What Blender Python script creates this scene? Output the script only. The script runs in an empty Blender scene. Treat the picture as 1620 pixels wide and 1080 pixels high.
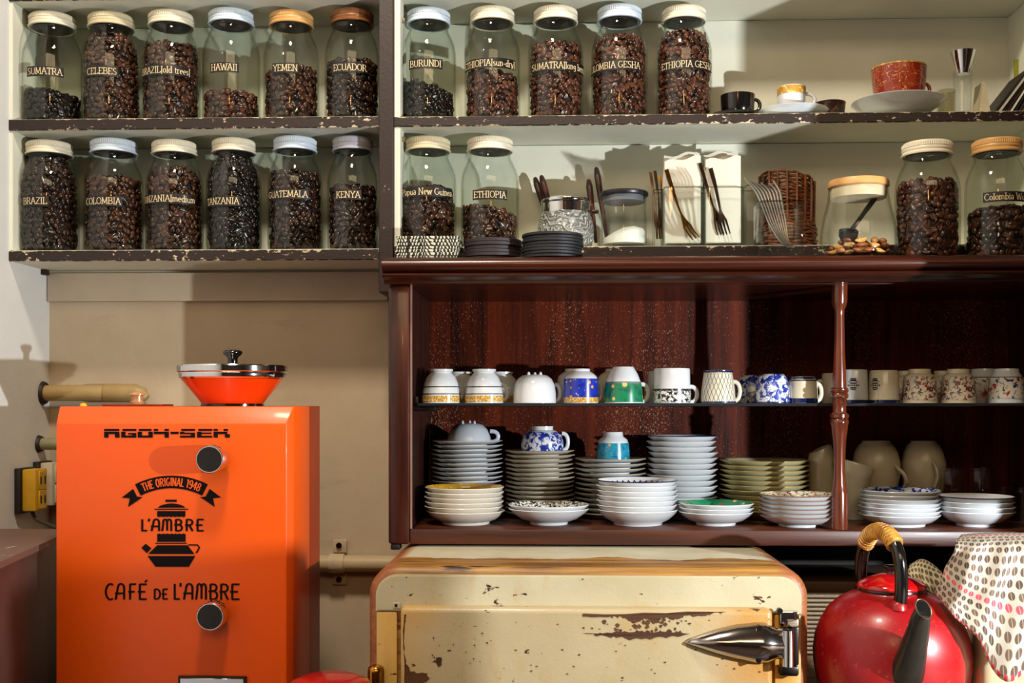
import bpy, bmesh, math, random
from math import sin, cos, pi, radians, sqrt, asin, atan2
import numpy as np

# ------------------------------------------------------------------ scene, camera, light
SC = bpy.context.scene
COL = SC.collection
F = 1800.0            # focal length in pixels of the 1620 x 1080 frame
HZ = 640.0            # image row of the horizon
TH = radians(2.2)     # the camera is turned a little to the left
EYE = 1.5

cam_d = bpy.data.cameras.new('camera')
cam = bpy.data.objects.new('camera', cam_d); COL.objects.link(cam)
cam.location = (0, 0, EYE); cam.rotation_euler = (pi/2, 0, TH)
cam_d.sensor_width = 36; cam_d.lens = 36*F/1620
cam_d.shift_y = (HZ-540)/1620
cam_d.clip_start = .05
SC.camera = cam

SC.view_settings.view_transform = 'Standard'
SC.view_settings.look = 'None'
SC.view_settings.gamma = 1
SC.view_settings.use_curve_mapping = False
SC.view_settings.exposure = 0.3
SC.cycles.max_bounces = 10
SC.cycles.diffuse_bounces = 3
SC.cycles.glossy_bounces = 4
SC.cycles.transparent_max_bounces = 40
SC.cycles.sample_clamp_indirect = 4
SC.cycles.caustics_reflective = False
SC.cycles.caustics_refractive = False

world = bpy.data.worlds.new('world'); SC.world = world; world.use_nodes = True
world.node_tree.nodes['Background'].inputs[0].default_value = (1, .86, .7, 1)
world.node_tree.nodes['Background'].inputs[1].default_value = .02

def light(name, kind, loc, energy, col, size=.1, size_y=None, target=None, **kw):
    d = bpy.data.lights.new(name, kind); d.energy = energy; d.color = col
    if kind == 'AREA':
        d.size = size
        if size_y: d.shape = 'RECTANGLE'; d.size_y = size_y
    else: d.shadow_soft_size = size
    for k, v in kw.items(): setattr(d, k, v)
    o = bpy.data.objects.new(name, d); COL.objects.link(o); o.location = loc
    if target is not None:
        from mathutils import Vector
        o.rotation_euler = (Vector(target)-Vector(loc)).to_track_quat('-Z', 'Y').to_euler()
    return o

KEY = (1.05, .72, 1.50)
light('bar_lamp_light', 'POINT', KEY, 80, (.93, .97, 1.0), .010)
light('ceiling_lamp_light', 'AREA', (-.25, .85, 2.86), 17, (1.0, .88, .72), .18, target=(-.1, 1.7, 1.4))
light('street_window_light', 'AREA', (.35, -1.9, 3.16), 26, (1.0, .76, .46), 2.5, .76, target=(.3, 1.8, 1.7))
light('pendant_bulb_light', 'POINT', (-.12, -.95, 2.32), 5, (1.0, .45, .12), .07)

# ------------------------------------------------------------------ measuring: a picture position at a known depth -> place
def W(px, py, Y):
    u = (px-810)/F; v = (HZ-py)/F
    t = Y/(cos(TH)+u*sin(TH))
    return (t*(-sin(TH)+u*cos(TH)), Y, EYE+t*v)
def PX(px, Y): return W(px, HZ, Y)[0]
def PZ(py, Y, px=880): return W(px, py, Y)[2]
def SCL(Y, px=880): return Y/(cos(TH)+(px-810)/F*sin(TH))/F      # metres per pixel

# ------------------------------------------------------------------ materials
def lin(c):
    if isinstance(c, str):
        c = c.lstrip('#'); c = [int(c[i:i+2], 16)/255 for i in (0, 2, 4)]
    return [x/12.92 if x <= .04045 else ((x+.055)/1.055)**2.4 for x in c[:3]] + [1]
MATS = {}
class NT:
    def __init__(s, name):
        s.m = bpy.data.materials.new(name); s.m.use_nodes = True
        s.t = s.m.node_tree; s.n = s.t.nodes; s.l = s.t.links
        s.b = s.n['Principled BSDF']; s.out = s.n['Material Output']
    def node(s, kind, ins=None, **kw):
        x = s.n.new(kind)
        for k, v in kw.items(): setattr(x, k, v)
        for k, v in (ins or {}).items(): s.put(x.inputs[k], v)
        return x
    def put(s, sock, v):
        if isinstance(v, bpy.types.NodeSocket): s.l.new(v, sock)
        else: sock.default_value = v
    def coord(s, kind='Object'): return s.node('ShaderNodeTexCoord').outputs[kind]
    def mapped(s, scale=(1, 1, 1), kind='Object', rot=(0, 0, 0), loc=(0, 0, 0)):
        return s.node('ShaderNodeMapping', {'Vector': s.coord(kind), 'Scale': scale, 'Rotation': rot, 'Location': loc}).outputs[0]
    def noise(s, vec, scale, detail=3, rough=.5, dist=0):
        return s.node('ShaderNodeTexNoise', {'Vector': vec, 'Scale': scale, 'Detail': detail, 'Roughness': rough, 'Distortion': dist}).outputs['Fac']
    def math(s, op, a, b=0, c=0, clamp=False):
        x = s.node('ShaderNodeMath', operation=op, use_clamp=clamp)
        s.put(x.inputs[0], a); s.put(x.inputs[1], b)
        if len(x.inputs) > 2: s.put(x.inputs[2], c)
        return x.outputs[0]
    def step(s, v, lo, hi):
        x = s.node('ShaderNodeMapRange', {'Value': v, 'From Min': lo, 'From Max': hi}); x.clamp = True
        return x.outputs[0]
    def mix(s, f, a, b, mode='MIX'):
        x = s.node('ShaderNodeMix', data_type='RGBA', blend_type=mode)
        s.put(x.inputs[0], f); s.put(x.inputs[6], a); s.put(x.inputs[7], b)
        return x.outputs[2]
    def sep(s, v):
        x = s.node('ShaderNodeSeparateXYZ', {'Vector': v}); return x.outputs
    def bump(s, h, strength=.2, dist=.002):
        s.put(s.b.inputs['Normal'], s.node('ShaderNodeBump', {'Height': h, 'Strength': strength, 'Distance': dist}).outputs[0])
    def fin(s, col, rough=.5, metal=0, coat=0, spec=None):
        s.put(s.b.inputs['Base Color'], col); s.put(s.b.inputs['Roughness'], rough); s.put(s.b.inputs['Metallic'], metal)
        if coat: s.b.inputs['Coat Weight'].default_value = coat; s.b.inputs['Coat Roughness'].default_value = .08
        if spec is not None: s.b.inputs['Specular IOR Level'].default_value = spec
        return s.m
def sc3(c, k): return [min(1, x*k) for x in c[:3]] + [1]

def M(name, col, rough=.5, metal=0, var=.12, scale=25, bump=0, coat=0, spec=None, bscale=200):
    if name in MATS: return MATS[name]
    t = NT(name); c = lin(col); v = t.coord()
    n = t.noise(v, scale, 4)
    colr = t.mix(t.step(n, .3, .7), sc3(c, 1-var), sc3(c, 1+var))
    if bump: t.bump(t.noise(v, bscale, 3), bump)
    MATS[name] = t.fin(colr, rough, metal, coat, spec)
    return MATS[name]

def paint_worn(name, col, chip, amount=.62, scale=60, rough=.5, stretch=(1, 1, 1), var=.1, bump=.25):
    """paint with chips of another colour showing through"""
    if name in MATS: return MATS[name]
    t = NT(name); c = lin(col); v = t.mapped(stretch)
    base = t.mix(t.step(t.noise(v, 6, 5), .3, .7), sc3(c, 1-var), sc3(c, 1+var))
    n = t.noise(v, scale, 6, .65)
    big = t.noise(v, scale*.13, 2)
    m = t.step(t.math('ADD', n, t.math('MULTIPLY', t.math('SUBTRACT', big, .5), .5)), amount, amount+.03)
    t.bump(t.math('SUBTRACT', t.noise(v, 240, 2), t.math('MULTIPLY', m, 1.5)), bump, .001)
    MATS[name] = t.fin(t.mix(m, base, lin(chip)), rough)
    return MATS[name]

def paint_edge(name, col, chip, amount, scale, rough=.45):
    """painted board edge: chips gather along the long arrises"""
    if name in MATS: return MATS[name]
    t = NT(name); c = lin(col); v = t.mapped((1, 1, 1.6))
    g = t.sep(t.coord('Generated'))[2]
    e = t.math('POWER', t.math('ABSOLUTE', t.math('SUBTRACT', t.math('MULTIPLY', g, 2), 1)), 5)
    n = t.math('ADD', t.noise(v, scale, 6, .65), t.math('MULTIPLY', t.math('SUBTRACT', t.noise(v, scale*.12, 2), .5), .45))
    m = t.step(t.math('ADD', n, t.math('MULTIPLY', e, .15)), amount, amount+.03)
    base = t.mix(t.step(t.noise(v, 9, 5), .3, .7), sc3(c, .8), sc3(c, 1.25))
    t.bump(t.math('SUBTRACT', t.noise(v, 240, 2), t.math('MULTIPLY', m, 1.5)), .3, .001)
    MATS[name] = t.fin(t.mix(m, base, lin(chip)), rough)
    return MATS[name]

def wood(name, dark, light_, axis='z', scale=30, rough=.35, coat=0, specks=0, bump=.15):
    if name in MATS: return MATS[name]
    t = NT(name); st = {'x': (.05, 1, 1), 'y': (1, .05, 1), 'z': (1, 1, .05)}[axis]
    v = t.mapped(st)
    n = t.noise(v, scale, 6, .6, .6); n2 = t.noise(v, scale*7, 3, .6)
    f = t.step(t.math('ADD', t.math('MULTIPLY', n, .75), t.math('MULTIPLY', n2, .25)), .34, .68)
    col = t.mix(f, lin(dark), lin(light_))
    if specks:
        w = t.noise(t.mapped((1, 1, .45) if axis == 'z' else (.45, 1, 1)), 620, 2, .5)
        k = t.noise(t.mapped((1, 1, .3)), 9, 3)
        m = t.step(t.math('ADD', w, t.math('MULTIPLY', t.math('SUBTRACT', k, .5), .45)), .635, .76)
        col = t.mix(m, col, lin('#a87860'))
    t.bump(n2, bump, .001)
    MATS[name] = t.fin(col, rough, 0, coat)
    return MATS[name]

def glass(name, tint=(.96, .98, .965), edge=(.72, .76, .72), refl=.85, rough=.02):
    """clear glass wall: Fresnel reflection over a tinted see-through body, denser where seen edge-on"""
    if name in MATS: return MATS[name]
    t = NT(name); t.n.remove(t.b)
    wob = t.noise(t.mapped((1, 1, .35)), 45, 2)
    nb = t.node('ShaderNodeBump', {'Height': wob, 'Strength': .10, 'Distance': .002}).outputs[0]
    lw = t.node('ShaderNodeLayerWeight', {'Blend': .5}).outputs['Facing']
    lb = t.node('ShaderNodeLayerWeight', {'Blend': .5, 'Normal': nb}).outputs['Facing']
    tr = t.node('ShaderNodeBsdfTransparent', {'Color': t.mix(t.math('POWER', lw, 6.0), list(tint)+[1], list(edge)+[1])})
    gl = t.node('ShaderNodeBsdfGlossy', {'Color': (refl, refl, refl, 1), 'Roughness': rough, 'Normal': nb})
    fr = t.math('ADD', .022, t.math('MULTIPLY', t.math('POWER', lb, 5.0), .45), clamp=True)      # Schlick
    mx = t.node('ShaderNodeMixShader', {0: fr}); t.l.new(tr.outputs[0], mx.inputs[1]); t.l.new(gl.outputs[0], mx.inputs[2])
    t.l.new(mx.outputs[0], t.out.inputs[0])
    MATS[name] = t.m
    return t.m

def pattern(name, base, layers, rough=.25, coat=.3):
    """glazed ware: layers = (colour, kind, scale, lo, hi[, stretch])"""
    if name in MATS: return MATS[name]
    t = NT(name); col = lin(base)
    for i, L in enumerate(layers):
        c, kind, s, lo, hi = L[:5]; st = L[5] if len(L) > 5 else (1, 1, 1)
        v = t.mapped(st, loc=(i*3.1, i*1.7, i*.9))
        if kind == 'noise': f = t.noise(v, s, 4, .6, .8)
        elif kind == 'cell': f = t.math('SUBTRACT', 1, t.node('ShaderNodeTexVoronoi', {'Vector': v, 'Scale': s}).outputs['Distance'])
        elif kind == 'edge': f = t.math('SUBTRACT', 1, t.node('ShaderNodeTexVoronoi', {'Vector': v, 'Scale': s}, feature='DISTANCE_TO_EDGE').outputs['Distance'])
        elif kind == 'ring': f = t.math('SUBTRACT', .06, t.math('ABSOLUTE', t.math('SUBTRACT', t.math('FRACT', t.math('MULTIPLY', t.noise(v, s, 1, .4, 1.2), 6)), .5)))
        elif kind == 'swirl': f = t.node('ShaderNodeTexWave', {'Vector': v, 'Scale': s, 'Distortion': 9, 'Detail': 3, 'Detail Scale': 1.4}).outputs['Fac']
        col = t.mix(t.step(f, lo, hi), col, lin(c))
    MATS[name] = t.fin(col, rough, 0, coat)
    return MATS[name]

# ------------------------------------------------------------------ mesh building
def spl(P, n=6):
    """Catmull-Rom curve through the points"""
    P = [np.array(p, float) for p in P]
    Q = [2*P[0]-P[1]] + P + [2*P[-1]-P[-2]]; out = []
    for i in range(1, len(Q)-2):
        a, b, c, d = Q[i-1:i+3]
        for k in range(n):
            t = k/n
            out.append(.5*((2*b)+(c-a)*t+(2*a-5*b+4*c-d)*t*t+(3*b-a-3*c+d)*t**3))
    out.append(P[-1]); return out

class MB:
    def __init__(s): s.v = []; s.f = []; s.uv = None
    def add(s, V, Fc):
        k = len(s.v); s.v += [tuple(map(float, p)) for p in V]; s.f += [tuple(i+k for i in f) for f in Fc]; return s
    def box(s, x0, x1, y0, y1, z0, z1, bev=0, seg=2):
        if x0 > x1: x0, x1 = x1, x0
        if y0 > y1: y0, y1 = y1, y0
        if z0 > z1: z0, z1 = z1, z0
        if not bev:
            V = [(x, y, z) for x in (x0, x1) for y in (y0, y1) for z in (z0, z1)]
            return s.add(V, [(0,1,3,2),(4,6,7,5),(0,4,5,1),(2,3,7,6),(0,2,6,4),(1,5,7,3)])
        bm = bmesh.new(); bmesh.ops.create_cube(bm, size=1)
        for v in bm.verts: v.co = ((x0+x1)/2+v.co.x*(x1-x0), (y0+y1)/2+v.co.y*(y1-y0), (z0+z1)/2+v.co.z*(z1-z0))
        bmesh.ops.bevel(bm, geom=bm.edges[:], offset=bev, segments=seg, profile=.5, affect='EDGES')
        return s.addbm(bm)
    def addbm(s, bm):
        bm.verts.ensure_lookup_table(); bm.verts.index_update()
        s.add([v.co[:] for v in bm.verts], [[v.index for v in f.verts] for f in bm.faces]); bm.free(); return s
    def lathe(s, prof, c=(0, 0, 0), n=32, close=False, rad=None):
        """profile (r, z); rad(angle) may scale the radius"""
        V = []; Fc = []; m = len(prof)
        for i in range(n):
            a = 2*pi*i/n; k = rad(a) if rad else 1
            for r, z in prof: V.append((c[0]+r*k*cos(a), c[1]+r*k*sin(a), c[2]+z))
        for i in range(n):
            j = (i+1) % n
            for q in range(m-1 if not close else m):
                p = (q+1) % m; Fc.append((i*m+q, j*m+q, j*m+p, i*m+p))
        s.add(V, Fc); return s
    def tube(s, P, r, n=10, cap=True, flat=1.0, up=None):
        P = [np.array(p, float) for p in P]; m = len(P)
        R = [r]*m if np.isscalar(r) else list(r)
        V = []; Fc = []; prev = None
        for i in range(m):
            d = P[min(i+1, m-1)]-P[max(i-1, 0)]; d /= (np.linalg.norm(d)+1e-12)
            if up is not None: u = np.cross(d, np.array(up, float))
            elif prev is None: u = np.cross(d, [0, 0, 1.]) if abs(d[2]) < .9 else np.cross(d, [0, 1., 0])
            else: u = prev-d*np.dot(prev, d)
            u /= (np.linalg.norm(u)+1e-12); w = np.cross(d, u); prev = u
            for k in range(n):
                a = 2*pi*k/n; V.append(P[i]+R[i]*(cos(a)*u+sin(a)*w*flat))
        for i in range(m-1):
            for k in range(n):
                j = (k+1) % n; Fc.append((i*n+k, i*n+j, (i+1)*n+j, (i+1)*n+k))
        if cap: Fc += [tuple(range(n))[::-1], tuple((m-1)*n+k for k in range(n))]
        return s.add(V, Fc)
    def prism(s, poly, axis, a, b):
        """polygon of 2-D points extruded along an axis from a to b"""
        n = len(poly)
        f = {'x': lambda p, t: (t, p[0], p[1]), 'y': lambda p, t: (p[0], t, p[1]), 'z': lambda p, t: (p[0], p[1], t)}[axis]
        V = [f(p, a) for p in poly]+[f(p, b) for p in poly]
        Fc = [tuple(range(n)), tuple(range(2*n-1, n-1, -1))]+[(i, i+n, (i+1) % n+n, (i+1) % n) for i in range(n)]
        return s.add(V, Fc)
    def grid(s, rows, closed=False):
        m = len(rows[0]); V = [p for r in rows for p in r]; Fc = []
        for i in range(len(rows)-1):
            for k in range(m-1 if not closed else m):
                j = (k+1) % m; Fc.append((i*m+k, i*m+j, (i+1)*m+j, (i+1)*m+k))
        return s.add(V, Fc)

ORG = {}
def tag(o, label, cat, group=None, kind=None):
    if label: o['label'] = label
    if cat: o['category'] = cat
    if group: o['group'] = group
    if kind: o['kind'] = kind
    return o
def root(name, label, cat, loc, group=None, kind=None):
    o = bpy.data.objects.new(name, None); COL.objects.link(o)
    o.location = loc; o.empty_display_size = .02; ORG[o.name] = np.array(loc, float)
    return tag(o, label, cat, group, kind)
def mesh_of(mb, name, mat, org, smooth=40, fixn=True):
    me = bpy.data.meshes.new(name)
    V = np.array(mb.v, float)-np.array(org)
    me.from_pydata(V.tolist(), [], mb.f)
    if fixn:
        bm = bmesh.new(); bm.from_mesh(me)
        bmesh.ops.remove_doubles(bm, verts=bm.verts, dist=1e-6)
        bmesh.ops.recalc_face_normals(bm, faces=bm.faces); bm.to_mesh(me); bm.free()
    if smooth:
        me.shade_smooth(); me.set_sharp_from_angle(angle=radians(smooth))
    me.materials.append(mat); me.update()
    return me
def part(mb, name, mat, parent, smooth=40, label=None, kind=None, fixn=True):
    org = ORG[parent.name]
    o = bpy.data.objects.new(name, mesh_of(mb, name, mat, org, smooth, fixn)); COL.objects.link(o)
    o.parent = parent; ORG[o.name] = org
    if label: o['label'] = label
    if kind: o['kind'] = kind
    return o
def single(mb, name, mat, label, cat, group=None, kind=None, smooth=40, org=None, fixn=True):
    V = np.array(mb.v)
    if org is None: org = [(V[:, 0].min()+V[:, 0].max())/2, (V[:, 1].min()+V[:, 1].max())/2, V[:, 2].min()]
    o = bpy.data.objects.new(name, mesh_of(mb, name, mat, org, smooth, fixn)); COL.objects.link(o)
    o.location = org; ORG[o.name] = np.array(org, float)
    return tag(o, label, cat, group, kind)
def B(*a, **k): return MB().box(*a, **k)
def decal(polys, Y, off=.0006, depth=.0004):
    """flat print: polygons in picture pixels laid on the plane at depth Y, with a hair of thickness"""
    mb = MB()
    for p in polys:
        q = [W(x, y, Y) for x, y in p]; n = len(q)
        V = [(a[0], Y-off-len(mb.f)*3e-6, a[2]) for a in q]
        mb.add(V, [tuple(range(n))])
    return mb

# ------------------------------------------------------------------ stroke lettering
def A(cx, cy, rx, ry, a0, a1, n=10): return [(cx+rx*cos(radians(a0+(a1-a0)*i/n)), cy+ry*sin(radians(a0+(a1-a0)*i/n))) for i in range(n+1)]
SERIF = {
'A': (.78, [[(.06,0),(.38,1)],[(.38,1),(.72,0)],[(.18,.36),(.6,.36)]]),
'B': (.72, [[(.14,0),(.14,1)],[(.14,1)]+A(.38,.76,.2,.24,90,-90)+[(.14,.52)],[(.14,.52)]+A(.4,.26,.24,.26,90,-90)+[(.14,0)]]),
'C': (.74, [A(.42,.5,.35,.5,45,315)]),
'D': (.8, [[(.14,0),(.14,1)],[(.14,1)]+A(.36,.5,.36,.5,90,-90)+[(.14,0)]]),
'E': (.68, [[(.14,0),(.14,1)],[(.14,.97),(.58,.97)],[(.14,.52),(.48,.52)],[(.14,.03),(.62,.03)],[(.58,1),(.58,.8)],[(.62,0),(.62,.22)]]),
'G': (.8, [A(.42,.5,.35,.5,45,330)+[(.72,.42)],[(.5,.42),(.78,.42)]]),
'H': (.82, [[(.14,0),(.14,1)],[(.66,0),(.66,1)],[(.14,.52),(.66,.52)]]),
'I': (.36, [[(.18,0),(.18,1)]]),
'K': (.78, [[(.14,0),(.14,1)],[(.62,1),(.16,.42)],[(.3,.58),(.7,0)]]),
'L': (.64, [[(.14,0),(.14,1)],[(.14,.03),(.58,.03)],[(.58,0),(.58,.24)]]),
'M': (.96, [[(.12,0),(.16,1)],[(.16,1),(.46,.1)],[(.46,.1),(.78,1)],[(.78,1),(.82,0)]]),
'N': (.84, [[(.14,0),(.14,1)],[(.14,1),(.68,0)],[(.68,0),(.68,1)]]),
'O': (.82, [A(.41,.5,.34,.5,0,360,18)]),
'P': (.68, [[(.14,0),(.14,1)],[(.14,1)]+A(.36,.74,.24,.26,90,-90)+[(.14,.48)]]),
'R': (.76, [[(.14,0),(.14,1)],[(.14,1)]+A(.36,.75,.22,.25,90,-90)+[(.14,.5)],[(.36,.5),(.7,0)]]),
'S': (.62, [A(.31,.75,.2,.25,30,270,8)+A(.31,.25,.22,.25,90,-150,8)]),
'T': (.7, [[(.35,0),(.35,1)],[(.06,.97),(.64,.97)],[(.06,1),(.06,.8)],[(.64,1),(.64,.8)]]),
'U': (.8, [[(.14,1),(.14,.3)]+A(.4,.28,.26,.28,180,360)+[(.66,.3),(.66,1)]]),
'W': (1.05, [[(.06,1),(.3,0)],[(.3,0),(.52,.9)],[(.52,.9),(.76,0)],[(.76,0),(.98,1)]]),
'Y': (.74, [[(.06,1),(.37,.48)],[(.68,1),(.37,.48)],[(.37,.48),(.37,0)]]),
'Z': (.68, [[(.08,.97),(.6,.97)],[(.6,.97),(.08,.03)],[(.08,.03),(.62,.03)]]),
'a': (.52, [A(.24,.46,.16,.18,150,0)+[(.4,.46),(.4,0)],A(.23,.17,.15,.17,60,340)]),
'b': (.56, [[(.12,0),(.12,1)],A(.3,.31,.18,.31,160,-160,12)]),
'd': (.56, [[(.44,0),(.44,1)],A(.26,.31,.18,.31,20,340,12)]),
'e': (.5, [[(.08,.34),(.44,.34)]+A(.26,.31,.18,.31,5,300,12)]),
'g': (.52, [A(.26,.36,.17,.25,0,360,12),[(.43,.6),(.43,-.1)]+A(.26,-.1,.17,.16,0,-150,6)]),
'i': (.28, [[(.14,0),(.14,.62)],[(.14,.8),(.14,.92)]]),
'l': (.28, [[(.14,0),(.14,1)]]),
'm': (.86, [[(.12,0),(.12,.62)],[(.12,.42)]+A(.27,.44,.15,.18,180,0,6)+[(.42,0)],[(.42,.42)]+A(.57,.44,.15,.18,180,0,6)+[(.72,0)]]),
'n': (.58, [[(.12,0),(.12,.62)],[(.12,.42)]+A(.28,.44,.16,.18,180,0,6)+[(.44,0)]]),
'o': (.54, [A(.27,.31,.19,.31,0,360,14)]),
'p': (.56, [[(.12,-.25),(.12,.62)],A(.3,.31,.18,.31,160,-160,12)]),
'r': (.42, [[(.12,0),(.12,.62)],A(.3,.42,.18,.2,170,60,5)]),
's': (.44, [A(.22,.47,.14,.15,30,270,6)+A(.22,.16,.15,.16,90,-150,6)]),
't': (.36, [[(.16,.85),(.16,.12)]+A(.26,.12,.1,.12,180,300,4),[(.04,.62),(.32,.62)]]),
'u': (.58, [[(.12,.62),(.12,.2)]+A(.28,.19,.16,.19,180,360,6)+[(.44,.62)],[(.44,.6),(.44,0)]]),
'h': (.58, [[(.12,0),(.12,1)],[(.12,.42)]+A(.28,.44,.16,.18,180,0,6)+[(.44,0)]]),
'w': (.78, [[(.06,.62),(.22,0)],[(.22,0),(.38,.58)],[(.38,.58),(.54,0)],[(.54,0),(.7,.62)]]),
'y': (.54, [[(.06,.62),(.27,0)],[(.48,.62),(.27,0),(.18,-.25)]]),
'|': (.3, [[(.15,-.2),(.15,1)]]), '-': (.4, [[(.06,.34),(.34,.34)]]), ' ': (.34, []),
}
DECO = {
'C': (.62, [A(.36,.5,.3,.5,60,300)]),
'A': (.64, [[(.04,0),(.16,.7)]+A(.34,.74,.18,.26,180,0)+[(.52,0)],[(.0,.4),(.56,.4)]]),
'F': (.56, [[(.12,0),(.12,.98)],[(.1,.98),(.5,.98)],[(.0,.5),(.42,.5)]]),
'E': (.56, [[(.12,0),(.12,.98)],[(.1,.97),(.5,.97)],[(.0,.5),(.42,.5)],[(.1,.03),(.5,.03)]]),
'D': (.62, [[(.1,0),(.1,.98)],[(.1,.97)]+A(.26,.5,.28,.47,90,-90)+[(.1,.03)]]),
'L': (.48, [[(.1,0),(.1,1)],[(.1,.04),(.44,.04)]]),
"'": (.26, [[(.12,1.05),(.06,.82)]]),
'M': (.8, [[(.06,0),(.14,.7)]+A(.26,.74,.14,.26,170,0,6)+[(.4,.05)],[(.4,.7)]+A(.54,.74,.14,.26,180,0,6)+[(.68,0)]]),
'B': (.62, [[(.12,0),(.12,.98)],[(.1,.97)]+A(.3,.76,.2,.21,90,-90)+[(.0,.53)],[(.1,.53)]+A(.3,.28,.24,.25,90,-90)+[(.1,.03)]]),
'R': (.62, [[(.12,0),(.12,.98)],[(.1,.97)]+A(.3,.74,.22,.23,90,-90)+[(.0,.5)],[(.3,.5),(.54,0)]]),
}
PLAIN = {
'T': (.5, [[(.25,0),(.25,1)],[(.02,.95),(.48,.95)]]), 'H': (.54, [[(.1,0),(.1,1)],[(.44,0),(.44,1)],[(.1,.5),(.44,.5)]]),
'E': (.46, [[(.1,0),(.1,1)],[(.1,.95),(.42,.95)],[(.1,.5),(.36,.5)],[(.1,.05),(.42,.05)]]),
'O': (.54, [A(.27,.5,.18,.48,0,360,14)]), 'R': (.54, [[(.1,0),(.1,1)],[(.1,.95)]+A(.26,.74,.17,.21,90,-90,6)+[(.1,.53)],[(.26,.53),(.46,0)]]),
'I': (.24, [[(.12,0),(.12,1)]]), 'G': (.54, [A(.27,.5,.18,.47,50,340)+[(.44,.45),(.3,.45)]]),
'N': (.56, [[(.1,0),(.1,1)],[(.1,1),(.46,0)],[(.46,0),(.46,1)]]), 'A': (.54, [[(.04,0),(.27,1)],[(.27,1),(.5,0)],[(.12,.32),(.42,.32)]]),
'L': (.42, [[(.1,0),(.1,1)],[(.1,.05),(.4,.05)]]), '1': (.34, [[(.2,0),(.2,1)],[(.2,1),(.06,.86)]]),
'9': (.52, [A(.26,.7,.17,.27,0,360,12),[(.43,.7)]+A(.26,.3,.17,.27,0,-140,6)]), '4': (.52, [[(.36,0),(.36,1)],[(.36,1),(.06,.32),(.48,.32)]]),
'8': (.52, [A(.26,.73,.15,.22,0,360,12),A(.26,.27,.18,.24,0,360,12)]), ' ': (.28, []),
}
def strokes(text, font, pen, serif=True):
    """-> list of polygons in letter units (cap height 1), total width"""
    wx, wy = pen; x = 0; out = []
    for ch in text:
        w, S = font[ch]
        for P in S:
            P = [np.array(p, float) for p in P]; L = []; R = []
            for i, p in enumerate(P):
                d = P[min(i+1, len(P)-1)]-P[max(i-1, 0)]; d /= (np.linalg.norm(d)+1e-9)
                o = np.array([-d[1]*wx, d[0]*wy]); L.append(p+o); R.append(p-o)
            for i in range(len(P)-1):
                out.append([(q[0]+x, q[1]) for q in (L[i], L[i+1], R[i+1], R[i])])
            if serif and len(P) == 2 and abs(P[0][1]-P[1][1]) > .45:
                for p in P:
                    if min(abs(p[1]-k) for k in (0, 1, .62)) < .01:
                        out.append([(p[0]+x+a, p[1]+b) for a, b in ((-.15, -.03), (.15, -.03), (.15, .03), (-.15, .03))])
        x += w
    return out, x

# ------------------------------------------------------------------ the room
YB, YS, YC, YF, YG = 1.892, 1.75, 1.62, 1.426, 1.46      # wall, shelf fronts, cupboard front, ice box front, grinder front
XL = PX(78, YB)
XR = 2.3; YR = -2.0; ZT = 3.6
cream = '#cfcdb6'
def wallmat():
    t = NT('wall_paint'); v = t.coord()
    n = t.noise(v, 5, 6, .6); n2 = t.noise(v, 90, 4, .7)
    col = t.mix(t.step(n, .3, .7), lin('#b5a084'), lin('#c8b699'))
    col = t.mix(t.step(t.noise(t.mapped((1, 1, 3)), 7, 5, .7), .58, .9), col, lin('#9c8a70'))
    t.bump(n2, .25, .0015)
    return t.fin(col, .7)
WALL = wallmat()
LEFTW = M('side_wall_paint', '#dfded8', .65, var=.05, scale=7, bump=.15)
SHELF = M('shelf_cream_paint', '#dcdbc8', .55, var=.06, scale=9, bump=.2, bscale=60)
EDGE = paint_edge('shelf_edge_brown_paint', '#1d0a06', '#cdb99c', .63, 80, .5)
EDGEV = paint_worn('divider_brown_paint', '#1f0b07', '#bfa88c', .69, 90, .5)

def struct(mb, name, mat, label, cat='wall', smooth=30, **k): return single(mb, name, mat, label, cat, kind='structure', smooth=smooth, **k)
struct(B(XL-.12, XR, YB, YB+.12, 0, ZT), 'wall_back', WALL, 'beige plastered back wall behind the shelves', org=(0, YB, 0))
struct(B(XL-.12, XL, YR, YB, 0, ZT), 'wall_left', LEFTW, 'pale side wall at the left with outlets', org=(XL, 0, 0))
struct(B(XR, XR+.12, YR, YB, 0, ZT), 'wall_right', M('far_wall_paint', '#33241a', .7), 'brown side wall of the shop out of view', org=(XR, 0, 0))
struct(B(XL, XR, YR-.12, YR, 0, ZT), 'wall_rear', M('rear_wall_paint', '#33241a', .7), 'brown rear wall with the street window', org=(0, YR, 0))
struct(B(XL, XR, YR, YB, -.1, 0), 'floor', wood('floor_boards', '#2c1a10', '#4c3020', 'x', 20, .5), 'dark wooden floor of the coffee shop', 'floor')
struct(B(XL, XR, YR, YB, ZT, ZT+.1), 'ceiling', M('ceiling_paint', '#3f3020', .8), 'tan painted ceiling', 'ceiling')
struct(MB().prism([(.79, 0), (1.15, 0), (1.15, ZT), (.68, ZT), (.68, 1.412), (.79, 1.412)], 'y', 1.30, 1.600), 'shadow_blocker', M('blocker_paint', '#4a3220', .6), 'brown unseen block added to shade the cupboard and shelf', org=(.9, 1.46, 0))  # unseen block, added and stepped to shade the right of cupboard and shelf
wn = root('window_1', 'street window high in the rear wall', 'window', (.3, YR+.02, 2.7), kind='structure')
for nm, b in (('window_frame', (-.8, 1.6, 2.70, 2.76)), ('window_frame', (-.8, 1.6, 3.55, 3.59)), ('window_frame', (-.84, -.8, 2.70, 3.59)), ('window_frame', (1.6, 1.66, 2.70, 3.59))):
    part(B(b[0], b[1], YR+.001, YR+.06, b[2], b[3]), nm, EDGEV, wn)
for xm in (-.3, .1, .55, 1.1): part(B(xm-.03, xm+.03, -1.86, -1.84, 2.76, 3.55), 'mullion', EDGEV, wn)
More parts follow.
